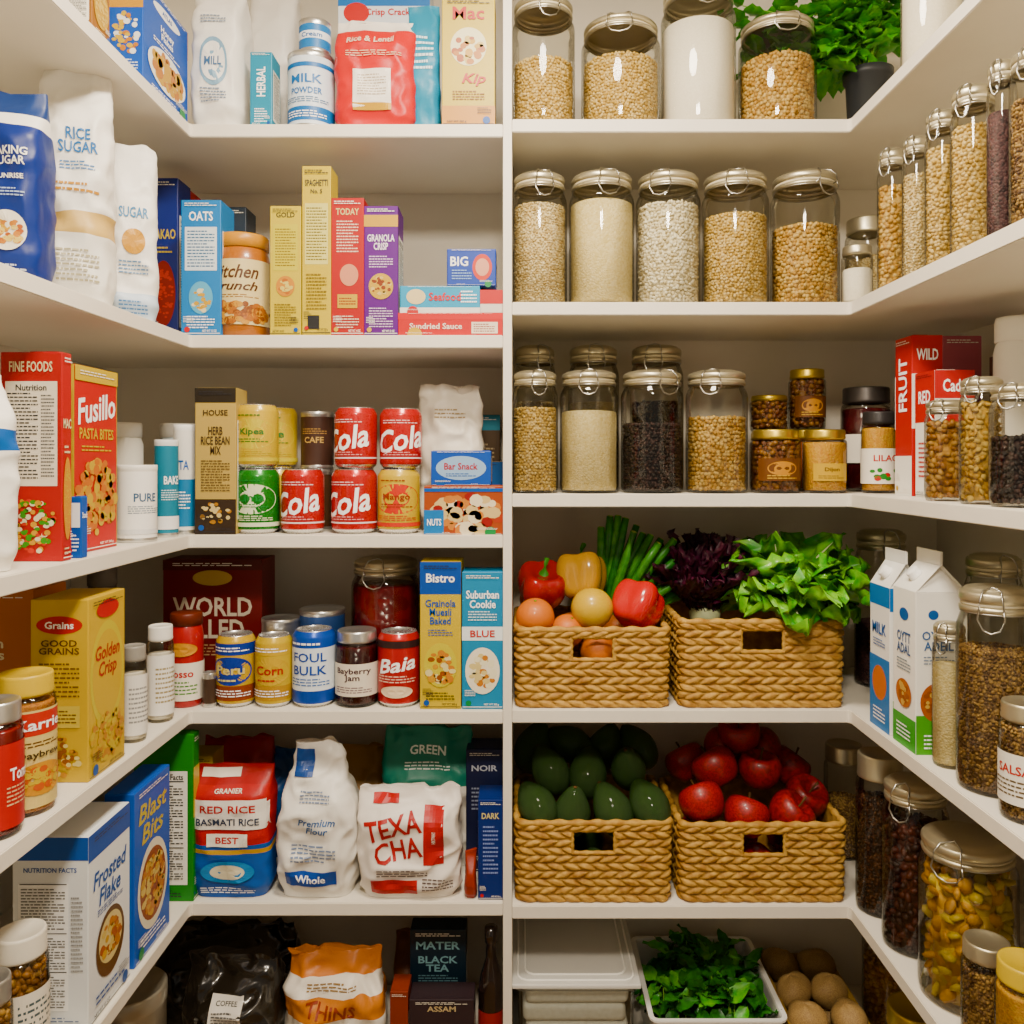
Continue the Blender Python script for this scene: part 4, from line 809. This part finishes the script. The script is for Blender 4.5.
for n,me,u,v,zz,s,rt in (('orange',OR,-.115,-.078,h+.018,.08,(.3,0,0)),('orange',OR,-.048,-.08,h-.01,.07,(.4,.3,0)),('yellow_tomato',LE,.003,-.078,h+.036,.088,(-.2,0,0)),
      ('orange',OR,.015,-.08,h-.052,.075,(0,0,1)),('bell_pepper',TO,.098,-.07,h+.04,.102,(-.5,.5,0)),('bell_pepper',PR,-.1,.005,h+.07,.105,(.4,-.4,1)),
      ('bell_pepper',PY2,-.012,.005,h+.092,.108,(-.3,.1,.4)),('orange',OR,-.11,.075,h+.03,.075,(0,0,0)),
      ('bell_pepper',PR,.095,-.07,h-.06,.09,(0,1,0)),('orange',OR,-.07,-.07,h-.085,.075,(0,1,0)),('orange',OR,-.03,.01,h-.03,.085,(0,1,0)),('orange',OR,.07,.02,h-.03,.08,(0,1,0)),('bell_pepper',PR,.02,.085,h+.0,.08,(0,0,0))):
    put_fruit(n,me,b,u,v,zz,s,rt)
o=O('leek_bunch');GR=mottled('leek_green','3c8416','62a832',60,.4,.2,coat=.2);GR2=mottled('leek_dark','245a12','3c8420',60,.42,.2,coat=.2)
for k in range(20):
    a=(k/19-.5);l=.235+.04*rn.random()-.06*max(0,a);p0=Vector((.0+.04*a,-.01+.05*rn.random(),h-.03));dr=Vector((.60+1.0*a,.24*rn.random()-.16,1.0-.5*max(0,a))).normalized()
    pts=[p0+dr*l*t+Vector((.03*t*t*a,0,-.025*t*t*(1+a))) for t in (0,.25,.5,.75,1)]
    o.add(tube(pts,[.0065,.0075,.0095,.0095,.008],8),rn.choice([GR,GR2]),True)
    o.add(tube([pts[-1]-dr*.001,pts[-1]+dr*.0015],.0055,8),M('b4cc7a',.5),True)
o.done((b[0]+.045,b[1]+.03,b[2]))
b=BK[1];h=b[5]
def lettuce(name,cx,cy,mat,rib,n,zc,seed,lw,ll,ruf,fr,e0=1.45,e1=.2,curl=.25,lean=0):
    rn=random.Random(seed);o=O(name)
    for k in range(n):
        t=(k+.5)/n;az=k*2.39996
        el=e0+(e1-e0)*t
        pos=Vector((.02*math.cos(az),.02*math.sin(az),-.02+.01*t))
        L_=ll*(.75+.4*rn.random())
        T=Matrix.Rotation(lean,4,'Y')@orient(pos,az,el,rn.uniform(-.3,.3))
        leaf(o,T,L_,lw*(.8+.4*rn.random()),mat,ruf,.12,curl,20,16,fr,rn.random()*6,.9,rib)
    o.add(lathe([(0,-.05),(.03,-.05),(.035,-.02),(.02,.02),(0,.03)],14),RIB,True)
    o.done((b[0]+cx,b[1]+cy,b[2]+zc))
lettuce('green_lettuce',.085,-.035,LETG,RIB,40,h+.045,5,.14,.15,.015,26,1.5,.05,.5,.05)
lettuce('red_lettuce',-.08,.04,LETR,None,90,h+.01,6,.06,.165,.009,44,1.55,.6,.12,-.08)
# ---------------------------------------------------------------- R bottom shelf
z=SH['R'][5]
def tray(name,x0,x1,Y0,d,h,mat):
    o=O(name);w=(x1-x0)*Y0/F
    P,per=rrect(w,d,.02,120)
    rows=[(-.012,0),(-.004,h-.004),(.004,h-.003),(.004,h+.001),(-.006,h+.001),(-.008,h-.004),(-.016,.004)]
    vs=[];fs=[];n=len(P)
    for q,zz in rows: vs+=[(x+nx*(q-.004),y+ny*(q-.004),zz) for x,y,nx,ny in P]
    for r in range(len(rows)-1):
        for i in range(n): k=(i+1)%n;fs.append((r*n+i,(r+1)*n+i,(r+1)*n+k,r*n+k))
    fs.append(tuple(range(n)));fs.append(tuple(range((len(rows)-1)*n,len(rows)*n)))
    o.add((vs,fs),mat,False);o.done((X_((x0+x1)/2,Y0),Y0+d/2,z+.0003));return X_((x0+x1)/2,Y0),Y0+d/2,w
cx,cy,w=tray('clear_storage_box',513,640,1.716,.30,.20,glass('clear_plastic','f2f4f2',.1,.1))
o=O('folded_linen');LIN=mottled('linen_cloth','ece8de','f6f2ea',120.,.8,.3,.001,sat=1)
for k in range(5):
    g=rbox(w-.045,.262,.037,.016,5);T=Matrix.Translation((.003*(-1)**k,.0,.006+k*.037));
    o.add(([(x,y,zz+.005*noise.noise(Vector((x*12,y*12,k)))) for x,y,zz in g[0]],g[1]),LIN,True,T)
o.done((cx,cy,z+.002))
CP=milky('frosted_plastic','f0efea',.55)
o=O('storage_box_lid');o.add(rbox(w+.006,.306,.01,.004,3),CP);
for q in ((w-.02,.28),(w-.05,.24)):
    P,per=rrect(q[0],q[1],.02,80);o.add(tube([(x,y,.011) for x,y,_,_ in P],.0022,6,True),M('f2f1ec',.3),True)
o.done((cx,cy,z+.2025))
cx,cy,w=tray('white_produce_tray',650,790,1.716,.31,.135,M('ecebe6',.35))
o=O('spinach_bunch');rn=random.Random(5)
for k in range(380):
    u=rn.uniform(-w/2+.035,w/2-.035);v=rn.uniform(-.11,.11)
    zz=.06+.07*rn.random()+.04*(1-abs(u)/(w/2))
    T=orient(Vector((u,v,zz)),rn.random()*2*pi,rn.uniform(-.5,.9),rn.uniform(-.6,.6))
    leaf(o,T,rn.uniform(.035,.06),rn.uniform(.02,.034),rn.choice([LEAFD,LEAFD,LEAFG]),.003,.12,.3,6,4,ph=k)
    if k%4==0:o.add(tube([(u,v,.03),(u*1.02,v,zz)],.0012,5),STEM,True)
o.done((cx,cy,z))
cx,cy,w=tray('potato_crate',796,880,1.716,.30,.10,M('9a7545',.6))
POT=mottled('potato_skin','8a6238','b88e58',50.,.6,.4,.002,sat=1)
o=O('potato');o.add(blob(lambda t,p:((.5+.03*math.sin(3*t+p*2))*math.sin(p)*math.cos(t),.42*math.sin(p)*math.sin(t)*(1+.06*math.sin(2*t)),.4*math.cos(p)*(1+.05*math.cos(3*t))),24,16),POT,True);pme=mesh_of(o)
rn=random.Random(9)
for lz in (.045,.105):
    for u in (-.04,.04):
        for v in (-.095,.0,.095):
            link('potato',pme,(cx+u+rn.uniform(-.005,.005),cy+v,z+lz),0,(rn.uniform(-.3,.3),rn.uniform(-.3,.3),rn.random()*3),.086)
jar('onion_jar',.055,.27,'nuts',.6,(.815,1.88,z+.0003))
jar('bean_jar',.055,.24,'whitebean',.6,(.745,1.60,z+.0003),lid='screw')
# ================================================================ link, light, camera
def fixture(x,y):
    o=O('ceiling_and_fill_light');o.add(lathe([(.17,0),(.18,-.004),(.185,-.03),(.18,-.035),(.165,-.035),(.165,-.03)],48),STEEL,True)
    m,nt,b=newmat('lamp_and_fill_diffuser');b.inputs['Emission Color'].default_value=(1,.88,.7,1);b.inputs['Emission Strength'].default_value=5
    o.add(lathe([(.165,-.03),(.1,-.036),(0,-.038)],48),m,True);o.done((x,y,CE))
fixture(0,1.0);fixture(0,.0)  # second fixture, above the camera, is made up to house the added fill
for ob in PENDING: bpy.context.scene.collection.objects.link(ob)
def area(n,loc,size,pw,col,rot=(0,0,0)):
    l=bpy.data.lights.new(n,'AREA');l.energy=pw;l.size=size;l.color=col;l.shape='DISK'
    o=bpy.data.objects.new(n,l);o.location=loc;o.rotation_euler=rot;bpy.context.scene.collection.objects.link(o)
WC=(1,.86,.685)
area('ceiling_and_fill_lamp',(0,1.0,CE-.06),.34,37,WC)
area('ceiling_and_fill_lamp',(0,.0,CE-.06),.34,54,WC,(math.radians(30),0,0))  # added fill light above the camera, tilted toward the shelf fronts
w=bpy.data.worlds.new('World');bpy.context.scene.world=w;w.use_nodes=True
bg=w.node_tree.nodes['Background'];bg.inputs[0].default_value=(1,.88,.73,1);bg.inputs[1].default_value=.26
cam=bpy.data.cameras.new('Camera');cam.sensor_width=36;cam.lens=36*F/1024
cam.shift_x=-(VX-512)/1024;cam.shift_y=(VY-512)/1024;cam.clip_start=.02
co=bpy.data.objects.new('Camera',cam);co.location=(0,0,CZ);co.rotation_euler=(pi/2,0,0);bpy.context.scene.collection.objects.link(co)
bpy.context.scene.camera=co
print('VIEW',bpy.context.scene.view_settings.view_transform,len(PENDING))
